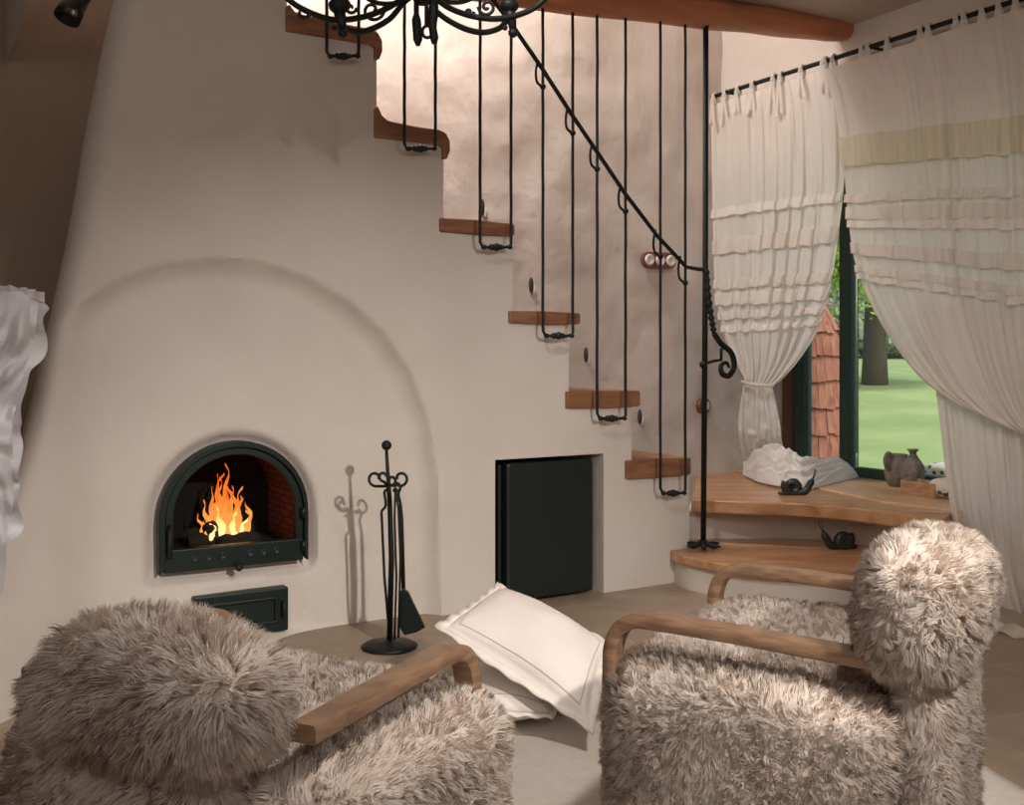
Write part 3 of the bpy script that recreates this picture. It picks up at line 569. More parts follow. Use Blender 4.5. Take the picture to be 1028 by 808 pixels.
def furry(mb, name, parent, dens, length, clump=900, curl=.5, comb=(0, 0, -.4), width=.0014, pull=.6, seed=1, cull=None):
    rng = np.random.default_rng(seed)
    V = np.array([tuple(v) for v in mb.v]); T = []
    for f in mb.f:
        for k in range(1, len(f)-1): T.append((f[0], f[k], f[k+1]))
    T = np.array(T); A, B_, C_ = V[T[:, 0]], V[T[:, 1]], V[T[:, 2]]; nrm = np.cross(B_-A, C_-A); ar_ = np.linalg.norm(nrm, axis=1)/2
    cen = V.mean(0); nn_ = nrm/(2*ar_[:, None]+1e-12)
    # smooth vertex normals
    VN = np.zeros_like(V)
    flip = np.sign(((A+B_+C_)/3-cen)*nn_).sum(1)
    sg = np.where((((A+B_+C_)/3-cen)*nn_).sum(1) < 0, -1, 1)[:, None]; nn_ = nn_*sg
    for k in range(3): np.add.at(VN, T[:, k], nn_*ar_[:, None])
    VN /= np.linalg.norm(VN, axis=1)[:, None]+1e-12
    n = int(ar_.sum()*dens)
    def samp(n):
        ti = rng.choice(len(T), n, p=ar_/ar_.sum()); r1 = np.sqrt(rng.random(n))[:, None]; r2 = rng.random(n)[:, None]
        w_ = (1-r1, r1*(1-r2), r1*r2)
        P = w_[0]*A[ti]+w_[1]*B_[ti]+w_[2]*C_[ti]; Nn = w_[0]*VN[T[ti, 0]]+w_[1]*VN[T[ti, 1]]+w_[2]*VN[T[ti, 2]]
        return P, Nn/np.linalg.norm(Nn, axis=1)[:, None]
    P, Nn = samp(n)
    cp, cn = samp(int(ar_.sum()*clump)); M = len(cp)
    own = np.zeros(n, int)
    for i in range(0, n, 4000):
        q = P[i:i+4000]; d = (q**2).sum(1)[:, None]+(cp**2).sum(1)[None]-2*q@cp.T; own[i:i+4000] = d.argmin(1)
    flow = np.array([[noise.noise(Vector((*c, seed))*5.0+Vector((k*7., 0, 0))) for k in range(3)] for c in cp.tolist()]) if False else np.array([[noise.noise(Vector(c)*7+Vector((k*9.+seed, 0, 0))) for k in range(3)] for c in cp.tolist()])
    cdir = cn+np.array(comb)[None]*1.0+flow*.9+rng.normal(0, curl*.7, (M, 3)) 
    # keep the comb direction along the surface
    cdir -= np.minimum((cdir*cn).sum(1)-.35, 0)[:, None]*cn
    cdir /= np.linalg.norm(cdir, axis=1)[:, None]; clen = length*(.75+.5*rng.random(M))
    ctip = cp+cdir*clen[:, None]
    side = np.cross(cdir, rng.normal(0, 1, (M, 3))); side /= np.linalg.norm(side, axis=1)[:, None]
    L = clen[own]*(.8+.35*rng.random(n))
    free = Nn*.6+cdir[own]*.8+rng.normal(0, .22, (n, 3)); free /= np.linalg.norm(free, axis=1)[:, None]
    tipf = P+free*L[:, None]; tip = tipf*(1-pull)+(ctip[own]+side[own]*(L*.25)[:, None])*pull
    K = 3; pts = []
    for k in range(K+1):
        t_ = k/K; q = P+(Nn*.55*(L[:, None]))*(t_*(1-t_)) + (tip-P)*t_ + side[own]*(curl*L*.35*math.sin(t_*5.0))[:, None]*t_
        pts.append(q)
    dr = tip-P; dr /= np.linalg.norm(dr, axis=1)[:, None]; wd = np.cross(Nn+rng.normal(0, .35, (n, 3)), dr); gn = np.cross(wd, dr); gf = np.sign((gn*Nn).sum(1)); wd *= gf[:, None];  wd /= np.linalg.norm(wd, axis=1)[:, None]+1e-12; wd *= width
    taper = [1, 1.0, .7]
    vv = []
    for k in range(K): vv += [pts[k]-wd*taper[k]*.5, pts[k]+wd*taper[k]*.5]
    vv.append(pts[K]); nv = 2*K+1
    vert = np.stack(vv, 1).reshape(-1, 3)
    base = (np.arange(n)*nv)[:, None]
    quads = np.concatenate([base+np.array([[2*k, 2*k+1, 2*k+3, 2*k+2]]) for k in range(K-1)], 0).reshape(-1, 4)
    tris = (base+np.array([[2*K-2, 2*K-1, 2*K]])).reshape(-1, 3)
    # base skin
    nb_ = len(V); skin_f = []
    for f in mb.f:
        a_, b_, c_ = V[f[0]], V[f[1]], V[f[2]]; skin_f.append(f if np.dot(np.cross(b_-a_, c_-a_), (a_+c_)/2-cen) > 0 else tuple(f[::-1]))
    allv = np.concatenate([V, vert]); quads = quads+nb_; tris = tris+nb_
    lv = np.concatenate([np.concatenate([np.array(f) for f in skin_f]), quads.ravel(), tris.ravel()]).astype(np.int32)
    tot = np.concatenate([np.array([len(f) for f in skin_f]), np.full(len(quads), 4), np.full(len(tris), 3)]).astype(np.int32)
    st_ = np.concatenate([[0], np.cumsum(tot)[:-1]]).astype(np.int32)
    me = bpy.data.meshes.new(name); me.vertices.add(len(allv)); me.vertices.foreach_set('co', allv.astype(np.float32).ravel())
    me.loops.add(len(lv)); me.loops.foreach_set('vertex_index', lv); me.polygons.add(len(tot)); me.polygons.foreach_set('loop_start', st_); me.polygons.foreach_set('loop_total', tot)
    me.polygons.foreach_set('use_smooth', np.ones(len(tot), bool)); me.update(calc_edges=True)
    ct = rng.random(M); tone = np.clip(.5*ct[own]+.3*rng.random(n)+.25, 0, 1)
    a = me.attributes.new('tone', 'FLOAT', 'POINT'); a.data.foreach_set('value', np.concatenate([np.full(nb_, .45), np.repeat(tone, nv)]).astype(np.float32))
    # soft shading: strands borrow most of their normal from the hide beneath
    sn = Nn*.85+dr*.3+rng.normal(0, .12, (n, 3)); sn /= np.linalg.norm(sn, axis=1)[:, None]
    nrmv = np.concatenate([VN, np.repeat(sn, nv, 0)]).astype(np.float32)
    me.normals_split_custom_set_from_vertices(nrmv)
    me.materials.append(fur_m)
    o = bpy.data.objects.new(name, me); COL.objects.link(o); o.parent = parent; o.matrix_parent_inverse = Matrix.Translation(-parent_loc(parent))
    return o
# ------------------------------------------------------------------ armchairs
def armchair(label, cf, f, r, roll, back_c, seed, rollcurl, Z, fx=0, bf=.03):
    f = Vector((*f, 0)).normalized(); r = Vector((*r, 0)).normalized(); up = Vector((0, 0, 1)); cf = Vector((*cf, 0))
    P = lambda a, c, z: cf+f*a+r*c+up*z
    ch = thing('sheepskin_armchair', label, 'armchair', P(-.28, 0, 0))
    b = MB(); b.sq(P((bf-.53)/2, 0, .275), f*((bf+.53)/2), r*.395, up*.175, .32, .32, 56, 30, .02, seed)
    furry(b, 'seat', ch, 140000, .026, 5200, .42, (0, 0, -.25), .0014, .32, seed)
    b = MB(); b.sq(P(-.555, back_c[0], .30), f*.05, r*back_c[1], up*.24, .5, .5, 40, 24, .02, seed+1)
    furry(b, 'backrest', ch, 130000, .026, 4500, .4, (0, 0, -.6), .0014, .32, seed+1)
    a, c0, c1, z, ra, rz, tilt = roll
    A_ = (f*math.cos(tilt)+up*math.sin(tilt))*ra; Cz = (up*math.cos(tilt)-f*math.sin(tilt))*rz
    b = MB(); b.sq(P(a, (c0+c1)/2, z), r*((c1-c0)/2), A_, Cz, .72, .62, 52, 34, .03, seed+2)
    furry(b, 'head_cushion', ch, 190000, rollcurl[0], rollcurl[1], rollcurl[2], (0, 0, -.45), .0013, rollcurl[3], seed+2)
    for sd_ in (-1, 1):
        cc = sd_*.30; path = [(fx, 0), (fx, .20), (fx, .42), (fx-.004, .475), (fx-.02, .51), (fx-.05, .53), (fx-.09, .535), (-.2, .533), (-.35, .528), (-.50, .522)]
        pp = catmull([P(a_, cc, z_) for a_, z_ in path], 6); rows = []
        for i, p in enumerate(pp):
            tn = (pp[min(i+1, len(pp)-1)]-pp[max(i-1, 0)]).normalized(); nn_ = tn.cross(r).normalized(); hw, hh = .024, .0150
            rows.append([p+r*hw*x+nn_*hh*y for x, y in ((-1, -.7), (-.85, -1), (.85, -1), (1, -.7), (1, .7), (.85, 1), (-.85, 1), (-1, .7))])
        b = MB(); b.grid(rows, True); n8 = len(rows)*8; b.f += [tuple(range(8)), tuple(range(n8-8, n8))]; b.build('arm', arm_wood, ch, auto=40)
        b = MB(); b.box(P(-.575, cc*.30, .15), f*.0145, r*.028, up*.15); b.build('rear_leg', arm_wood, ch, smooth=False, bevel=.004)
    return ch
armchair('right armchair covered in beige sheepskin, facing left, with bent wood arms', (.424, 2.435), (-.85, .53), (.53, .85), (-.54, -.36, .155, .605, .090, .13, .12), (-.13, .17), 3, (.028, 4600, .48, .32), 0, .06, .07)
armchair('left armchair covered in long pale sheepskin, back to the viewer, facing the stove', (-.351, 2.137), (.457, .89), (.89, -.457), (-.55, -.155, .25, .56, .088, .092, -.1), (.02, .20), 40, (.040, 4600, .25, .30), 0, 0, .06)
# ------------------------------------------------------------------ rug, pillows
rugm = mat('cream_wool_rug', (.80, .73, .66), .95, bump=.5, bscale=160, bdist=.004, var=(.74, .67, .60), vscale=30)
b = MB(); c_ = [Vector((-.62, 1.0, 0)), Vector((1.62, 1.0, 0)), Vector((1.165, 2.98, 0)), Vector((-.35, 3.12, 0))]
rows = []
for i in range(41):
    u = i/40; rows.append([c_[0].lerp(c_[3], u).lerp(c_[1].lerp(c_[2], u), j/40)+Vector((0, 0, .010+.004*noise.noise(Vector((i*.3, j*.3, 0))))) for j in range(41)])
b.grid(rows); o = b.build('rug', rugm); so = o.modifiers.new('solid', 'SOLIDIFY'); so.thickness = .009; tag(o, 'flat cream wool rug under both armchairs', 'rug')
linen = mat('white_linen', (.80, .73, .67), .92, bump=.35, bscale=120, bdist=.003, var=(.75, .68, .62), vscale=8)
def pillow(label, A, B_, C_, D_, th, sag=.0, seed=0):   # four corners in turn, puffed both ways
    A, B_, C_, D_ = map(Vector, (A, B_, C_, D_)); nrm = (C_-A).cross(D_-B_).normalized()
    if nrm.z < 0: nrm = -nrm
    n = 44; k = thing('floor_pillow', label, 'pillow', (A+B_+C_+D_)/4-Vector((0, 0, 0)), 'white linen floor pillows')
    def surf(sg):
        rows = []
        for i in range(n+1):
            u = i/n; row = []
            for j in range(n+1):
                v = j/n; p = A.lerp(B_, u).lerp(D_.lerp(C_, u), v)
                pin = .06*(math.sin(math.pi*u)*abs(2*v-1)**4+math.sin(math.pi*v)*abs(2*u-1)**4); c = (A+B_+C_+D_)/4; p = p+(c-p)*pin
                h = (math.sin(math.pi*u)*math.sin(math.pi*v))**.42 if 0 < u < 1 and 0 < v < 1 else 0
                h *= 1+.10*noise.noise(Vector((u*4, v*4, seed))); row.append(p+nrm*(sg*th*h))
            rows.append(row)
        return rows
    b = MB(); b.grid(surf(1)); b.grid(surf(-.8)); o = b.build('cover', linen, k)
    w_ = o.modifiers.new('weld', 'WELD'); w_.merge_threshold = .0005
    b = MB(); ed = surf(0); loop = ed[0]+[r_[-1] for r_ in ed[1:]]+ed[-1][::-1][1:]+[r_[0] for r_ in ed[::-1][1:]]
    cc = (A+B_+C_+D_)/4; inn = [p+(cc-p).normalized()*.004 for p in loop]; outr = [p+(p-cc).normalized()*.03+nrm*.004*math.sin(i*.9) for i, p in enumerate(loop)]
    b.grid([inn, outr]); o = b.build('flange', linen, k); so = o.modifiers.new('s', 'SOLIDIFY'); so.thickness = .006; so.offset = 0
    sf = surf(1); q = 3; lp = sf[q][q:-q]+[r_[-q-1] for r_ in sf[q:-q]]+sf[-q-1][q:-q][::-1]+[r_[q] for r_ in sf[q:-q][::-1]]
    b = MB(); b.tube([p+nrm*.001 for p in lp], .0018, 5); b.build('seam', mat('linen_thread', (.55, .48, .42), .9), k)
    return k
pillow('large white linen pillow with stitched border leaning on top of the other pillow', at(502, 590, 3.36), at(446, 630, 3.04), at(590, 728, 2.80), at(612, 650, 3.08), .085, seed=2)
pillow('white pillow lying flat on the floor underneath the stitched linen pillow', (-.20, 2.93, .085), (.10, 2.90, .085), (.22, 3.32, .085), (-.12, 3.36, .085), .075, seed=6)
# ------------------------------------------------------------------ snails, jugs, box
bronze = mat('dark_bronze', (.055, .06, .055), .38, metal=.6, bump=.3, bscale=80, bdist=.003)
def snail(label, p, ang, sc):
    p = Vector(p); d = Vector((math.cos(ang), math.sin(ang), 0)); s_ = Vector((-d.y, d.x, 0)); up = Vector((0, 0, 1)); Q = lambda a, c, z: p+(d*a+s_*c+up*z)*sc
    k = thing('snail_figurine', label, 'snail figurine', p, 'bronze snail figurines')
    b = MB(); b.tube(catmull([Q(-.11, 0, .010), Q(-.05, 0, .014), Q(.02, 0, .016), Q(.06, 0, .03), Q(.08, 0, .06), Q(.095, 0, .085)], 5), [.003]+[.008+.012*math.sin(min(1, i/18)*2.2) for i in range(1, 26)], 10)
    b.sphere(Q(.097, 0, .088), .017*sc, 12); b.build('body', bronze, k)
    b = MB(); pts = []; rad = []
    for i in range(60):
        t = i/59; a = t*2*math.pi*2.3; R_ = .040*(1-t)+.004; pts.append(Q(-.02+R_*math.cos(a+2.5), .022*t, .052+R_*math.sin(a+2.5))); rad.append((.024*(1-t)+.008)*sc)
    b.tube(pts, rad, 10); b.build('shell', bronze, k)
    for e_ in (-1, 1):
        b = MB(); b.tube([Q(.10, e_*.006, .098), Q(.112, e_*.016, .125), Q(.118, e_*.024, .155)], [.0042*sc, .003*sc, .0025*sc], 6); b.sphere(Q(.118, e_*.024, .157), .0045*sc, 8); b.build('feeler', bronze, k)
snail('dark bronze snail figurine on the window platform, facing right', flat(799, 497, ZS), -.1, .82)
snail('dark bronze snail figurine on the low curved step, facing left', flat(843, 551, Z1), math.pi+.15, .82)
clay = mat('grey_stoneware', (.25, .215, .18), .6, bump=.5, bscale=40, var=(.15, .125, .105), vscale=25)
ZJ = ZS+.012
jp = flat(901.5, 488, ZJ)
jg = thing('stoneware_jug', 'squat grey stoneware jug with a looped handle on the window sill', 'jug', jp); q = jp.y/5.57
b = MB(); b.lathe([(.001, 0), (.046, 0), (.062, .03), (.072, .07), (.068, .115), (.054, .15), (.047, .163), (.051, .172), (.044, .170), (.042, .155), (.001, .15)], jp, 28); b.build('body', clay, jg)
b = MB(); hd = Vector((-.86, -.5, 0)); b.tube(catmull([jp+hd*.045+Vector((0, 0, .155)), jp+hd*.075+Vector((0, 0, .18)), jp+hd*.098+Vector((0, 0, .155)), jp+hd*.095+Vector((0, 0, .12)), jp+hd*.066+Vector((0, 0, .09))], 6), .0115, 8); b.build('handle', clay, jg)
bp_ = flat(916.5, 493, ZJ)
bo = thing('stoneware_bottle', 'tall grey stoneware bottle with narrow pinched neck in front of the jug', 'bottle', bp_)
b = MB(); b.lathe([(.001, 0), (.048, 0), (.056, .04), (.060, .09), (.056, .13), (.038, .160), (.022, .178), (.017, .192), (.019, .203), (.029, .212), (.027, .217), (.014, .210), (.001, .208)], bp_, 28); b.build('body', clay, bo)
b = MB(); b.lathe([(.022, .176), (.028, .180), (.022, .184)], bp_, 20); b.build('neck_ring', clay, bo)
bx_ = flat(930, 497, ZJ); lt = wood('box_wood', (.34, .17, .09), (.55, .34, .2), (4, 4, 12), 4)
bx = thing('wooden_box', 'small open wooden box beside the grey bottle on the window sill', 'box', bx_)
d1 = RD*.10; d2 = RN*.055; b = MB(); b.box(bx_+Vector((0, 0, .008))+d2*.2, d1, d2, (0, 0, .008)); b.build('bottom', lt, bx, smooth=False)
for (c_, x_, y_) in ((d2, d1, RN*.005), (-d2, d1, RN*.005), (d1, RD*.005, d2), (-d1, RD*.005, d2)): b = MB(); b.box(bx_+d2*.2+c_+Vector((0, 0, .035)), x_, y_, (0, 0, .035)); b.build('side', lt, bx, smooth=False, bevel=.002)
pat = bpy.data.materials.new('patterned_cotton'); pat.use_nodes = True; nt = pat.node_tree; bs = nt.nodes['Principled BSDF']; bs.inputs['Roughness'].default_value = .9
tc = nt.nodes.new('ShaderNodeTexCoord'); vo = nt.nodes.new('ShaderNodeTexVoronoi'); vo.inputs['Scale'].default_value = 22; r = nt.nodes.new('ShaderNodeValToRGB'); r.color_ramp.interpolation = 'CONSTANT'
r.color_ramp.elements[0].color = (.10, .09, .08, 1); r.color_ramp.elements[1].color = (.72, .64, .56, 1); r.color_ramp.elements[1].position = .28
nt.links.new(tc.outputs['Object'], vo.inputs['Vector']); nt.links.new(vo.outputs['Distance'], r.inputs[0]); nt.links.new(r.outputs[0], bs.inputs['Base Color'])
for (px, py, ra, rz, lb) in ((951, 500, .085, .052, 'small cream cushion with dark spots lying beside the wooden box on the sill'), (947, 480, .095, .045, 'cream cushion with dark spots lying behind the wooden box on the sill')):
    p = flat(px, py, ZJ); b = MB(); b.sq(p+Vector((0, 0, rz)), RD*ra, RN*ra*.8, (0, 0, rz), .8, .6, 32, 18, .012, px); o = b.build('small_cushion', pat); tag(o, lb, 'cushion', 'spotted cushions on the sill')
# ------------------------------------------------------------------ curtains
sheer = cloth('sheer_linen', (.90, .85, .79), .40, .03); lace = cloth('lace_trim', (.84, .78, .71), .40, .03); olive = cloth('olive_lace_band', (.80, .74, .60), .4, .05)
rodm = iron
rd = thing('curtain_rod', 'thin black iron curtain rod across the window wall near the ceiling', 'curtain rod', R(850, 52))
zr = 2.62
t_a, t_b = 0.02, 2.5
b = MB(); b.tube([ROD0+RD*(t_a+(t_b-t_a)*k/12)+Vector((0, 0, zr)) for k in range(13)], .012, 10); b.build('pole', rodm, rd)
for tt in (.15, 1.2, 2.4):
    b = MB(); p = ROD0+RD*tt+Vector((0, 0, zr)); b.tube([p, p-RN*.10], .008, 8); b.build('rod_bracket', rodm, rd)
def rodpx(px): p = R(px, HZ); return HZ-(zr-HC)*F/p.y
def sheet(tab, nrow, ncol, fold, amp, seed, off0=0.0, wob=1.0):
    # tab rows: (py, left px, right px, fold amount 0..1, offset)
    ys = [r_[0] for r_ in tab]; rows = []
    for i in range(nrow+1):
        v = i/nrow*(len(tab)-1); k = min(int(v), len(tab)-2); t_ = v-k
        def ci(c):
            p = [tab[max(k-1, 0)][c], tab[k][c], tab[k+1][c], tab[min(k+2, len(tab)-1)][c]]
            return .5*(2*p[1]+(p[2]-p[0])*t_+(2*p[0]-5*p[1]+4*p[2]-p[3])*t_*t_+(3*p[1]-p[0]-3*p[2]+p[3])*t_**3)
        ly, lx, ry, rx, am, of = [ci(c) for c in range(6)]
        row = []
        for j in range(ncol+1):
            u = j/ncol; x = lx+(rx-lx)*u; y = ly+(ry-ly)*u
            ph = fold*2*math.pi*(u+.05*noise.noise(Vector((u*3, i/nrow*1.5, seed))))
            vv = i/nrow; md = .55+.9*noise.noise(Vector((u*6, vv*1.2, seed+9)))
            d = amp*am*.62*(md*math.sin(ph+1.5*noise.noise(Vector((u*4, vv*.8, seed+2))))+.7*noise.noise(Vector((u*fold*2.2, vv*1.6, seed)))+.5*noise.noise(Vector((u*fold*5, vv*2.5, seed+5)))+.35*noise.noise(Vector((u*fold*1.5, vv*9, seed+6))))+.012*noise.noise(Vector((u*5, i/nrow*9, seed+4)))*wob
            row.append(R(x, y, off0+of+d))
        rows.append(row)
    return rows
def ruffle(rows, v, name, m, parent, h=2, amp=.006, freq=60, out=.008):
    n = len(rows)-1; i = min(int(v*n), n-h-1); top = rows[i]; b = MB(); rs_ = []
    for k in range(5):
        row = []
        for j in range(len(top)):
            u = j/(len(top)-1); p = rows[i][j].lerp(rows[i+h][j], k/4)+Vector((0, 0, .008*noise.noise(Vector((u*13, v*31, 1))))); w_ = k/4
            row.append(p+RN*(out*(.5+w_*.5)+amp*(.35+w_*.65)*(.6*math.sin(u*freq+1.3*math.sin(u*17))+noise.noise(Vector((u*freq*.5, v*9, 3)))))+Vector((0, 0, .004*math.sin(u*freq*.5)*w_)))
        rs_.append(row)
    b.grid(rs_); return b.build(name, m, parent)
# left curtain, tied to the wall
cl_ = thing('sheer_curtain', 'left sheer white curtain with ruffled bands, tied back above the bunched cloth on the platform', 'curtain', R(770, 300), 'sheer ruffled curtains')
tabL = [(rodpx(714)+8, 714, rodpx(838)+8, 838, .55, .0), (130, 714, 100, 846, .7, .0), (190, 715, 170, 848, .8, 0), (240, 716, 225, 843, .8, .01), (295, 718, 288, 834, .8, .02), (335, 726, 328, 822, .8, .03), (360, 736, 356, 806, .7, .03), (376, 745, 380, 786, .5, .03), (384, 748, 388, 774, .35, .03)]
rw = sheet(tabL, 90, 150, 9, .028, 3.0)
b = MB(); b.grid(rw); b.build('cloth', sheer, cl_)
tabL2 = [(384, 747, 388, 775, .35, .03), (400, 744, 400, 778, .6, .03), (425, 741, 425, 783, .9, .03), (440, 742, 438, 784, 1.0, .02), (452, 744, 448, 786, 1.0, -.02), (464, 748, 460, 788, .6, -.08)]
b = MB(); b.grid(sheet(tabL2, 40, 120, 7, .018, 8.0)); b.build('cloth_tail', sheer, cl_)
b = MB(); p0 = R(745, 383, .06); p1 = R(777, 387, .06); b.tube([p0.lerp(p1, k/8)+RN*.02*math.sin(math.pi*k/8)+Vector((0, 0, -.006*math.sin(math.pi*k/8))) for k in range(9)], .010, 8); b.build('tie_band', lace, cl_)
for v, h, m_ in ((.30, 2, sheer), (.38, 3, lace), (.47, 2, lace), (.50, 3, sheer), (.56, 2, lace), (.605, 2, sheer)): ruffle(rw, v, 'ruffle', m_, cl_, h, amp=.009, freq=90, out=.016)
def tie(px, parent, s_=1.0, seed=0):
    yr = rodpx(px); b = MB(); c = R(px, yr); r0 = .020
    for q in (-1, 1):
        b.tube(catmull([c+RN*.004+Vector((0, 0, r0)), c+RN*(r0)+RD*q*.006, c+RN*.008+RD*q*.012+Vector((0, 0, -r0*1.6)), c-RN*.004+RD*q*.006+Vector((0, 0, -r0*2.4)), c-RN*r0*.8, c+RN*.002+Vector((0, 0, r0))], 4), .006, 6)
        L = (.11+.10*random.random())*s_; a = q*(.012+.02*random.random())
        st_ = [c+RN*.022+RD*(q*.004+a*k)+Vector((0, 0, -.02-L*k)) for k in (0, .3, .65, 1)]
        rows = [[p-RD*.012, p+RD*.012+RN*.006] for p in catmull(st_, 4)]; b.grid(rows)
    b.sphere(c+RN*.022+Vector((0, 0, -.018)), .012, 8)
    return b.build('tie_tab', sheer, parent)
for px in (718, 729, 742, 757, 778, 785, 806, 830): tie(px, cl_)
# right curtain, swept to the right
cr_ = thing('sheer_curtain', 'right sheer white curtain with an olive band and ruffles, swept off to the right', 'curtain', R(960, 250), 'sheer ruffled curtains')
tabR = [(rodpx(824)+8, 824, rodpx(1085)+10, 1085, .5, .03), (100, 836, 55, 1090, .7, .03), (160, 846, 140, 1092, .8, .03), (215, 851, 210, 1094, .8, .04), (262, 858, 290, 1096, .8, .05), (305, 874, 350, 1098, .8, .06), (345, 897, 405, 1100, .7, .07), (380, 925, 440, 1102, .6, .08), (404, 958, 462, 1103, .5, .09), (420, 992, 470, 1103, .5, .10)]
rw2 = sheet(tabR, 110, 240, 11, .036, 17.0)
b = MB(); b.grid(rw2); b.build('cloth', sheer, cr_)
for v, h, m_ in ((.19, 6, olive), (.295, 2, lace), (.325, 3, lace), (.35, 2, sheer), (.40, 3, lace), (.455, 2, lace), (.48, 2, sheer)): ruffle(rw2, v, 'ruffle', m_, cr_, h, amp=.012, freq=110, out=.022)
for px in (828, 838, 867, 873, 893, 926, 934, 962, 970, 988, 1005, 1022): tie(px, cr_, .8)
# inner panel reaching the floor
ci_ = thing('sheer_curtain', 'long plain sheer curtain hanging to the floor behind the swept curtain at far right', 'curtain', R(990, 500), 'sheer ruffled curtains')
tabI = [(300, 925, 290, 1095, .6, -.03), (350, 934, 350, 1096, .7, -.03), (420, 943, 420, 1097, .9, .0), (480, 950, 480, 1098, 1.0, .04), (530, 958, 560, 1100, 1.0, .06), (580, 972, 610, 1102, 1.0, .08), (612, 984, 650, 1108, 1.0, .1)]
b = MB(); b.grid(sheet(tabI, 70, 150, 9, .040, 29.0, .0)); b.build('cloth', cloth('long_sheer', (.90, .84, .77), .40, .03), ci_)
rows = []
for i in range(9):
    t_ = i/8; rows.append([flat(978+j*3.4-6*t_, 616+j*.95+t_*10+1.5*math.sin(j*.9+t_*2), .010+.035*(1-t_)+.006*math.sin(j*.8)) for j in range(34)])
b = MB(); b.grid(rows); b.build('hem', cloth('hem_linen', (.84, .76, .67), .3, .02), ci_)
# bunched cloth on platform
def heap(name, label, tab, z0, m, seed):
    b = MB(); n = 110; nr_ = 54; rows = []
    for i in range(nr_+1):
        v = (i/nr_)**1.6; row = []
        for j in range(n+1):
            u = j/n; x = 746+116*u
            yf = interp([(0, 477), (.12, 484), (.3, 488), (.5, 491), (.62, 490), (.8, 485), (1, 479)], u)
            hgt = interp([(0, .06), (.1, .15), (.25, .20), (.4, .17), (.55, .135), (.75, .115), (.9, .085), (1, .0)], u)
            p = flat(x, yf+1.2*noise.noise(Vector((u*6, 2, seed))), z0); back = (p-Vector((0, 0, 0))); back = Vector((back.x, back.y, 0)).normalized()
            w_ = .36*math.sin(math.pi*min(max(u*.9+.08, 0), 1))**.5
            ht = hgt*(math.sin(math.pi*v)**.85 if 0 < v < 1 else 0)
            nz = noise.noise(Vector((u*9+v*3, v*5-u*4, seed)))*.5+0
            wx = .5*noise.noise(Vector((u*3, v*3, seed+8))); ridge = (1-abs(noise.noise(Vector((u*2.2+wx*2, v*7-u*5, seed+3))))*1.5)**2+.55*(1-abs(noise.noise(Vector((u*6+wx*5, v*14-u*7, seed+6))))*2)**2+.28*(1-abs(noise.noise(Vector((u*11-v*6+wx*5, v*24+u*8, seed+9))))*2)**2-.75
            row.append(p+back*(w_*v-.035*ridge*math.sin(math.pi*v)**.5*math.sin(math.pi*min(max(u, .02), .98)))+Vector((0, 0, max(ht*(1+.35*nz)+.045*ridge*math.sin(math.pi*v)*math.sin(math.pi*min(max(u,.02),.98))**.4, .002))))
        rows.append(row)
    b.grid(rows); o = b.build(name, m, sub=1); tag(o, label, 'cloth'); return o
heap('bunched_cloth', 'bunched white curtain cloth heaped on the window platform below the left curtain', None, ZJ+.002, cloth('bunched_linen', (.94, .92, .88), .3, .0), 4)
# ------------------------------------------------------------------ chandelier
CY = 3.05
ch = thing('iron_chandelier', 'black wrought iron chandelier with curled arms hanging at the top', 'chandelier', at(424, -60, CY))
cp_ = lambda px, py, dy=0: at(px, py, CY+dy)
bz = MB(); bz.tube([cp_(424, -330), cp_(424, -40), cp_(424, 0)], [.008, .010, .014], 8); bz.sq(cp_(424, -8), (.035, 0, 0), (0, .035, 0), (0, 0, .04), 1, 1, 20, 12); bz.build('stem', iron, ch)
b = MB(); p = cp_(419, 0)
b.tube([cp_(418, -6), cp_(418, 14), cp_(418, 20), cp_(419.5, 40), cp_(419.5, 46)], [.008, .008, .014, .014, .006], 10); b.build('drop', iron, ch)
b = MB(); b.tube([cp_(436, -6, -.05), cp_(435, 14, -.05), cp_(434, 26, -.05), cp_(436, 38, -.05), cp_(436, 44, -.05)], [.012, .016, .012, .013, .008], 10); b.build('drop', iron, ch)
b = MB(); b.tube([cp_(429+5*math.cos(k*math.pi/8), 32-6*math.sin(k*math.pi/8), -.03) for k in range(17)], .005, 7); b.tube([cp_(428, 0, -.03), cp_(428, 26, -.03)], .006, 7); b.build('ring', iron, ch)
def arm(pts, r=.0085, name='arm', dy=0, par=None):
    b = MB(); q = catmull([cp_(x, y, d) for x, y, d in pts], 7); b.tube(q, r, 8); return b.build(name, iron, par or ch)
A1 = arm([(424, -30, 0), (404, -2, -.06), (375, 14, -.14), (340, 20, -.22), (312, 13, -.27), (288, -2, -.3), (276, -22, -.3), (280, -50, -.3)])
A2 = arm([(424, -12, 0), (406, 2, -.04), (390, 20, -.08), (366, 31.5, -.12), (350, 30, -.16), (341, 22, -.2), (337, 5, -.22), (338, -25, -.22)], .0085)
A3 = arm([(424, -30, 0), (440, 0, -.04), (466, 14, -.10), (497, 19, -.14), (526, 13, -.18), (546, 0, -.2), (560, -24, -.2), (556, -50, -.2)])
A4 = arm([(424, -12, 0), (438, 11, -.03), (460, 26, -.06), (482, 32.5, -.10), (500, 29, -.13), (508, 20, -.15), (511, 0, -.15), (511, -25, -.15)], .0085)
arm([(424, -30, 0), (436, -8, .15), (450, 2, .25), (470, 0, .33), (482, -12, .36), (482, -40, .36)], .008)
arm([(424, -30, 0), (412, -8, .15), (396, 3, .25), (376, 2, .33), (362, -10, .36), (362, -40, .36)], .008)
def curl(cx_, cy_, r0, turns, d, fl_=1): arm([(cx_+fl_*(r0*(1-k/16))*math.cos(k/16*turns*6.28), cy_+(r0*(1-k/16))*math.sin(k/16*turns*6.28), d) for k in range(15)], .005, 'curl')
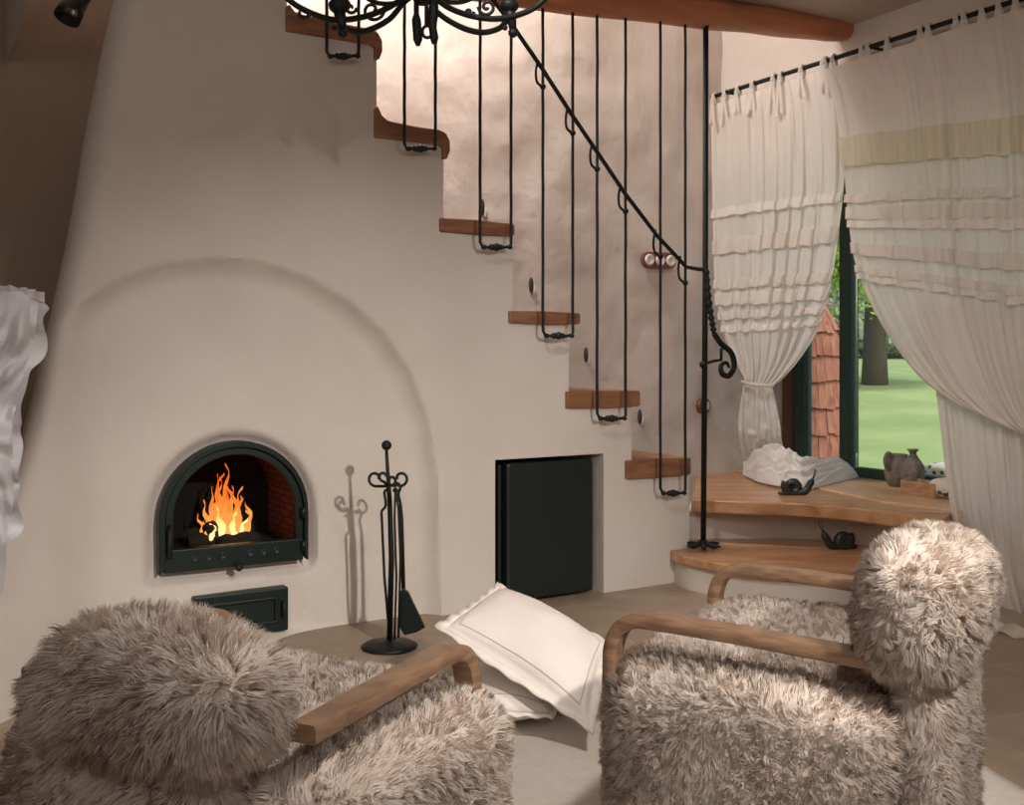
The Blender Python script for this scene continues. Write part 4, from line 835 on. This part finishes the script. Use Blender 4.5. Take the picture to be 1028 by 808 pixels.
curl(374, 10, 12, 1.3, -.12); curl(345, 4, 9, 1.2, -.2, -1); curl(303, 12, 9, .6, -.28); curl(471, 12, 5, 1.2, -.1); curl(489, 7, 9, 1.6, -.13, -1); curl(352, 8, 6, 1.2, -.2)
for (x, d) in ((340, -.22), (511, -.15)):
    b = MB(); b.sq(cp_(x, 6, d), (.028, 0, 0), (0, .028, 0), (0, 0, .022), 1, 1, 16, 10, .008, x); b.tube([cp_(x, 8, d), cp_(x+3, 22, d), cp_(x+4, 30, d)], [.018, .013, .010], 10); b.sphere(cp_(x+4, 33, d), .014, 10)
    b.sphere(cp_(x-4, 28, d), .008, 8); b.lathe([(.012, -.02), (.04, 0), (.045, .01), (.02, .012), (.02, .06), (.001, .06)], cp_(x, -8, d), 18); b.build('candle_cup', iron, ch)
# spotlight
b_ = at(78, 4, 3.9); spt = thing('ceiling_spotlight', 'black cylindrical spotlight on a stem at the upper left corner', 'spotlight', b_)
ax = Vector((-.28, -.35, -.9)).normalized()
b = MB(); b.lathe([(.001, -.12), (.038, -.12), (.042, -.05), (.042, .05), (.048, .06), (.048, .10), (.04, .10), (.036, .07), (.001, .07)], at(78, -2, 3.9), 20, ax); b.build('lamp_head', mat('spot_black', (.012, .012, .012), .4), spt)
b = MB(); b.tube([at(82, -10, 3.9), Vector((at(84, 0, 3.9).x, 3.9, CZ))], .012, 8); b.build('stem', iron, spt)
b = MB(); b.sphere(at(74, 13, 3.84), .014, 10); b.build('pivot_knob', mat('brushed_steel', (.5, .5, .5), .3, metal=1), spt)
# ------------------------------------------------------------------ ruffled bedding at left
bedl = cloth('white_cotton_bedding', (.86, .85, .88), .15, 0)
bdp = thing('ruffled_pillow', 'white cotton pillow with frilled edge standing against the stove at far left', 'pillow', at(-40, 600, 3.0))
prof = [(296, 40), (310, 47), (340, 44), (370, 36), (400, 27), (440, 20), (480, 22), (520, 21), (560, 10), (600, 0), (640, -14)]
rows = []
for i in range(91):
    y = 300+330*i/90; xe = interp(prof, y)-8; row = []
    for j in range(60):
        u = j/59; x = -120+(xe+120)*u; d = .24*(math.sin(math.pi*min(1, u*.5+.5)))**.6
        nz = noise.noise(Vector((u*5, i*.09, 2)))*.06+abs(noise.noise(Vector((u*7+i*.03, i*.11, 9))))*.11; row.append(at(x, y+8*math.sin(u*5), 3.02-d*.6-nz))
    rows.append(row)
b = MB(); b.grid(rows); b.build('cover', bedl, bdp)
rows = []
for k in range(6):
    row = []
    for i in range(221):
        y = 296+345*i/220; xe = interp(prof, y); wv = math.sin(i*.17+2.2*math.sin(i*.05)); nz = 6*noise.noise(Vector((i*.06, 1, k*.1))); row.append(at(xe-16+15*k/5+(2.2*wv+nz)*k/5, y+4*math.cos(i*.17)*k/5, 3.0+.05*wv*k/5))
    rows.append(row)
b = MB(); b.grid(rows); b.build('frill', bedl, bdp)
rows = []
for k in range(6): rows.append([at(-30+i*.7+2*math.sin(i*.5)*k/5, 304-8*math.sin(i*.013*2.2)-(9+5*noise.noise(Vector((i*.08, 3, 0))))*k/5, 2.98+.03*math.sin(i*.3)*k/5) for i in range(108)])
b = MB(); b.grid(rows); b.build('frill', bedl, bdp)
be = thing('day_bed', 'low wooden day bed carrying the frilled pillow at far left', 'bed', (-2.2, 2.7, 0))
b = MB(); b.box((-2.25, 2.55, .34), (.62, 0, 0), (0, .55, 0), (0, 0, .08)); b.build('mattress', bedl, be, smooth=False, bevel=.03)
b = MB(); b.box((-2.25, 2.55, .13), (.63, 0, 0), (0, .56, 0), (0, 0, .13)); b.build('bed_frame', arm_wood, be, smooth=False, bevel=.01)
# ------------------------------------------------------------------ outdoors
grass = mat('lawn_grass', (.37, .44, .18), .9, bump=.8, bscale=3, var=(.25, .34, .12), vscale=.8)
gz = lambda Y: float(np.interp(Y, [6, 8, 20, 45, 90], [-.4, -.3, .5, .98, 2.2]))
b = MB(); rows = [[Vector((x, y, gz(y)+.06*noise.noise(Vector((x*.3, y*.3, 0))))) for x in np.linspace(2.3 if y < 7 else .5+(y*.02), 60, 50)] for y in list(np.arange(7.2, 30, .6))+list(np.arange(30, 92, 3))]
b.grid(rows); o = b.build('lawn', grass); tag(o, 'mown green lawn sloping up outside the window', 'lawn', kind='stuff')
bark = mat('tree_bark', (.10, .08, .065), .95, bump=.9, bscale=12)
def leafm(name, c1, c2):
    m = bpy.data.materials.new(name); m.use_nodes = True; nt = m.node_tree; nt.nodes.clear(); o = nt.nodes.new('ShaderNodeOutputMaterial')
    n = nt.nodes.new('ShaderNodeTexNoise'); n.inputs['Scale'].default_value = 3; tc = nt.nodes.new('ShaderNodeTexCoord'); r = nt.nodes.new('ShaderNodeValToRGB'); r.color_ramp.elements[0].position = .35; r.color_ramp.elements[1].position = .65
    r.color_ramp.elements[0].color = (*c1, 1); r.color_ramp.elements[1].color = (*c2, 1); d = nt.nodes.new('ShaderNodeBsdfDiffuse'); t_ = nt.nodes.new('ShaderNodeBsdfTranslucent'); mi = nt.nodes.new('ShaderNodeMixShader'); mi.inputs[0].default_value = .45
    nt.links.new(tc.outputs['Object'], n.inputs['Vector']); nt.links.new(n.outputs[0], r.inputs[0]); nt.links.new(r.outputs[0], d.inputs[0]); nt.links.new(r.outputs[0], t_.inputs[0]); nt.links.new(d.outputs[0], mi.inputs[1]); nt.links.new(t_.outputs[0], mi.inputs[2]); nt.links.new(mi.outputs[0], o.inputs[0]); return m
leaf1 = leafm('willow_leaves', (.28, .42, .06), (.55, .70, .18)); leaf2 = leafm('hazed_bush_leaves', (.38, .46, .36), (.58, .64, .54)); leaf3 = leafm('tree_leaves', (.20, .34, .06), (.38, .52, .14))  # bush greens are paled so distance haze sits in their colour
def leaves(pts, size, name, m, parent, seed):
    rng = np.random.default_rng(seed); n = len(pts); P = np.array(pts); a = rng.normal(0, 1, (n, 3)); a /= np.linalg.norm(a, axis=1)[:, None]; c = np.cross(a, rng.normal(0, 1, (n, 3))); c /= np.linalg.norm(c, axis=1)[:, None]
    s_ = size*(.6+.8*rng.random(n))[:, None]; V = np.stack([P-a*s_, P+c*s_*.4, P+a*s_, P-c*s_*.4], 1).reshape(-1, 3)
    me = bpy.data.meshes.new(name); me.from_pydata(V.tolist(), [], (np.arange(n)[:, None]*4+np.arange(4)).tolist()); me.materials.append(m); o = bpy.data.objects.new(name, me); COL.objects.link(o)
    o.parent = parent; o.matrix_parent_inverse = Matrix.Translation(-parent_loc(parent)); return o
def tree(label, base, h, crown_c, crown_r, trunk_r, n, size, m, seed, weep=0):
    base = Vector(base); k = thing('tree', label, 'tree', base, 'trees on the lawn'); rng = np.random.default_rng(seed)
    b = MB(); b.tube([base-Vector((0, 0, .2)), base+Vector((0, 0, h*.2)), base+Vector((.05, 0, h*.6)), base+Vector((0, .1, h))], [trunk_r*1.25, trunk_r, trunk_r*.9, trunk_r*.5], 14)
    for i in range(6): a = i*1.05; b.tube([base+Vector((0, 0, h*.55)), base+Vector((math.cos(a)*crown_r[0]*.5, math.sin(a)*crown_r[0]*.5, h*.9)), base+Vector((math.cos(a)*crown_r[0]*.8, math.sin(a)*crown_r[0]*.8, h*1.05))], [trunk_r*.4, trunk_r*.25, .02], 8)
    b.build('trunk', bark, k); d = rng.normal(0, 1, (n, 3)); d /= np.linalg.norm(d, axis=1)[:, None]; rr_ = (.45+.55*rng.random(n)**.5)[:, None]; P = d*rr_*np.array(crown_r)+np.array(crown_c)
    if weep:
        q = rng.integers(0, 260, n); sx = rng.normal(0, 1, (260, 2)); P2 = np.zeros((n, 3)); sx[:, 0] = rng.uniform(-1, 1, 260); P2[:, 0] = crown_c[0]+sx[q, 0]*crown_r[0]+rng.normal(0, .05, n); P2[:, 1] = crown_c[1]+sx[q, 1]*crown_r[1]*.5+rng.normal(0, .05, n)
        P2[:, 2] = crown_c[2]+crown_r[2]-rng.random(n)*(crown_r[2]*2)*(.62+.38*(q % 7)/7); P = P2
    leaves(P.tolist(), size, 'foliage', m, k, seed); return k
tree('tree with a thick dark trunk standing alone on the lawn', (6.97*1.0, 20, .5), 4.2, (7.0, 20, 4.5), (3.0, 3.0, 2.1), .21, 15000, .13, leaf3, 5)
tree('pale green weeping tree with hanging branches behind the shingled turret', (4.25, 13.2, .0), 4.2, (4.27, 13, 3.55), (.36, .7, 2.3), .08, 9000, .045, leaf1, 6, 1)
for i, (px, Y, rx, rz_, lb) in enumerate(((905, 42, 3.2, 2.2, 'round pale bush at the far edge of the lawn, left of the gap'), (960, 46, 3.4, 2.6, 'broad pale bush at the far edge of the lawn near the swept curtain'), (868, 50, 3.0, 2.5, 'hazy bush far behind the thick trunk'), (835, 44, 3.2, 3.6, 'hazy bush far behind the weeping tree'), (1010, 50, 5, 5, 'tall hazy bush farthest right beyond the lawn'), (930, 60, 7, 6, 'tall hazy bush rising behind the other bushes'))):
    base = Vector(((px-CX)/F*Y, Y, gz(Y))); k = thing('bush', lb, 'bush', base, 'bushes beyond the lawn')
    b = MB(); [b.tube([base, base+Vector((math.cos(a)*rx*.3, math.sin(a)*.5, rz_*.7))], [.12, .04], 6) for a in (0, 1.6, 3.1, 4.5)]; b.build('stem', bark, k)
    rng = np.random.default_rng(i+50); n = 5000; d = rng.normal(0, 1, (n, 3)); d /= np.linalg.norm(d, axis=1)[:, None]; P = d*(.6+.4*rng.random(n))[:, None]*np.array([rx, rx*.7, rz_*.5])+np.array([base.x, base.y, base.z+rz_*.5]); leaves(P.tolist(), .24, 'foliage', leaf2, k, i)
# shingled turret
tc_ = Vector(((812-CX)/F*8.6, 8.6, gz(8.6))); tu = thing('shingled_turret', 'small conical turret clad in reddish wooden shingles just outside the window', 'turret', tc_)
rad = lambda z: float(np.interp(z, [-.4, .25, .9, 1.35, 1.56], [.38, .33, .26, .21, .10]))
b = MB(); b.lathe([(rad(z)-.015, z-tc_.z) for z in np.linspace(-.35, 1.5, 12)]+[(.001, 1.6-tc_.z)], tc_, 28); b.build('core', wbrown, tu)
shm = wood('shingle_wood', (.27, .09, .06), (.50, .21, .145), (6, 6, 1.5), 4, rough=.8); b = MB()
z = -.35; rr_ = random.Random(3)
while z < 1.5:
    hgt = .27; a = rr_.random()
    while a < 2*math.pi+.0:
        wv = rr_.uniform(.05, .095)/max(rad(z), .12); a2 = a+wv*.93; zb = z-rr_.uniform(0, .035); rb, rt = rad(zb)+.028, rad(z+hgt)+.002
        f3 = lambda an, r_, zz: Vector((tc_.x+r_*math.cos(an), tc_.y+r_*math.sin(an), zz)); th = .012
        b.add([f3(a, rb, zb), f3(a2, rb+.004, zb+rr_.uniform(-.01, .01)), f3(a2, rt, z+hgt), f3(a, rt, z+hgt), f3(a, rb-th, zb), f3(a2, rb-th, zb), f3(a2, rt-th, z+hgt), f3(a, rt-th, z+hgt)], [(0, 1, 2, 3), (0, 4, 5, 1), (1, 5, 6, 2), (3, 7, 4, 0), (4, 7, 6, 5)])
        a += wv
    z += .205
b.build('shingle_cladding', shm, tu, smooth=False)
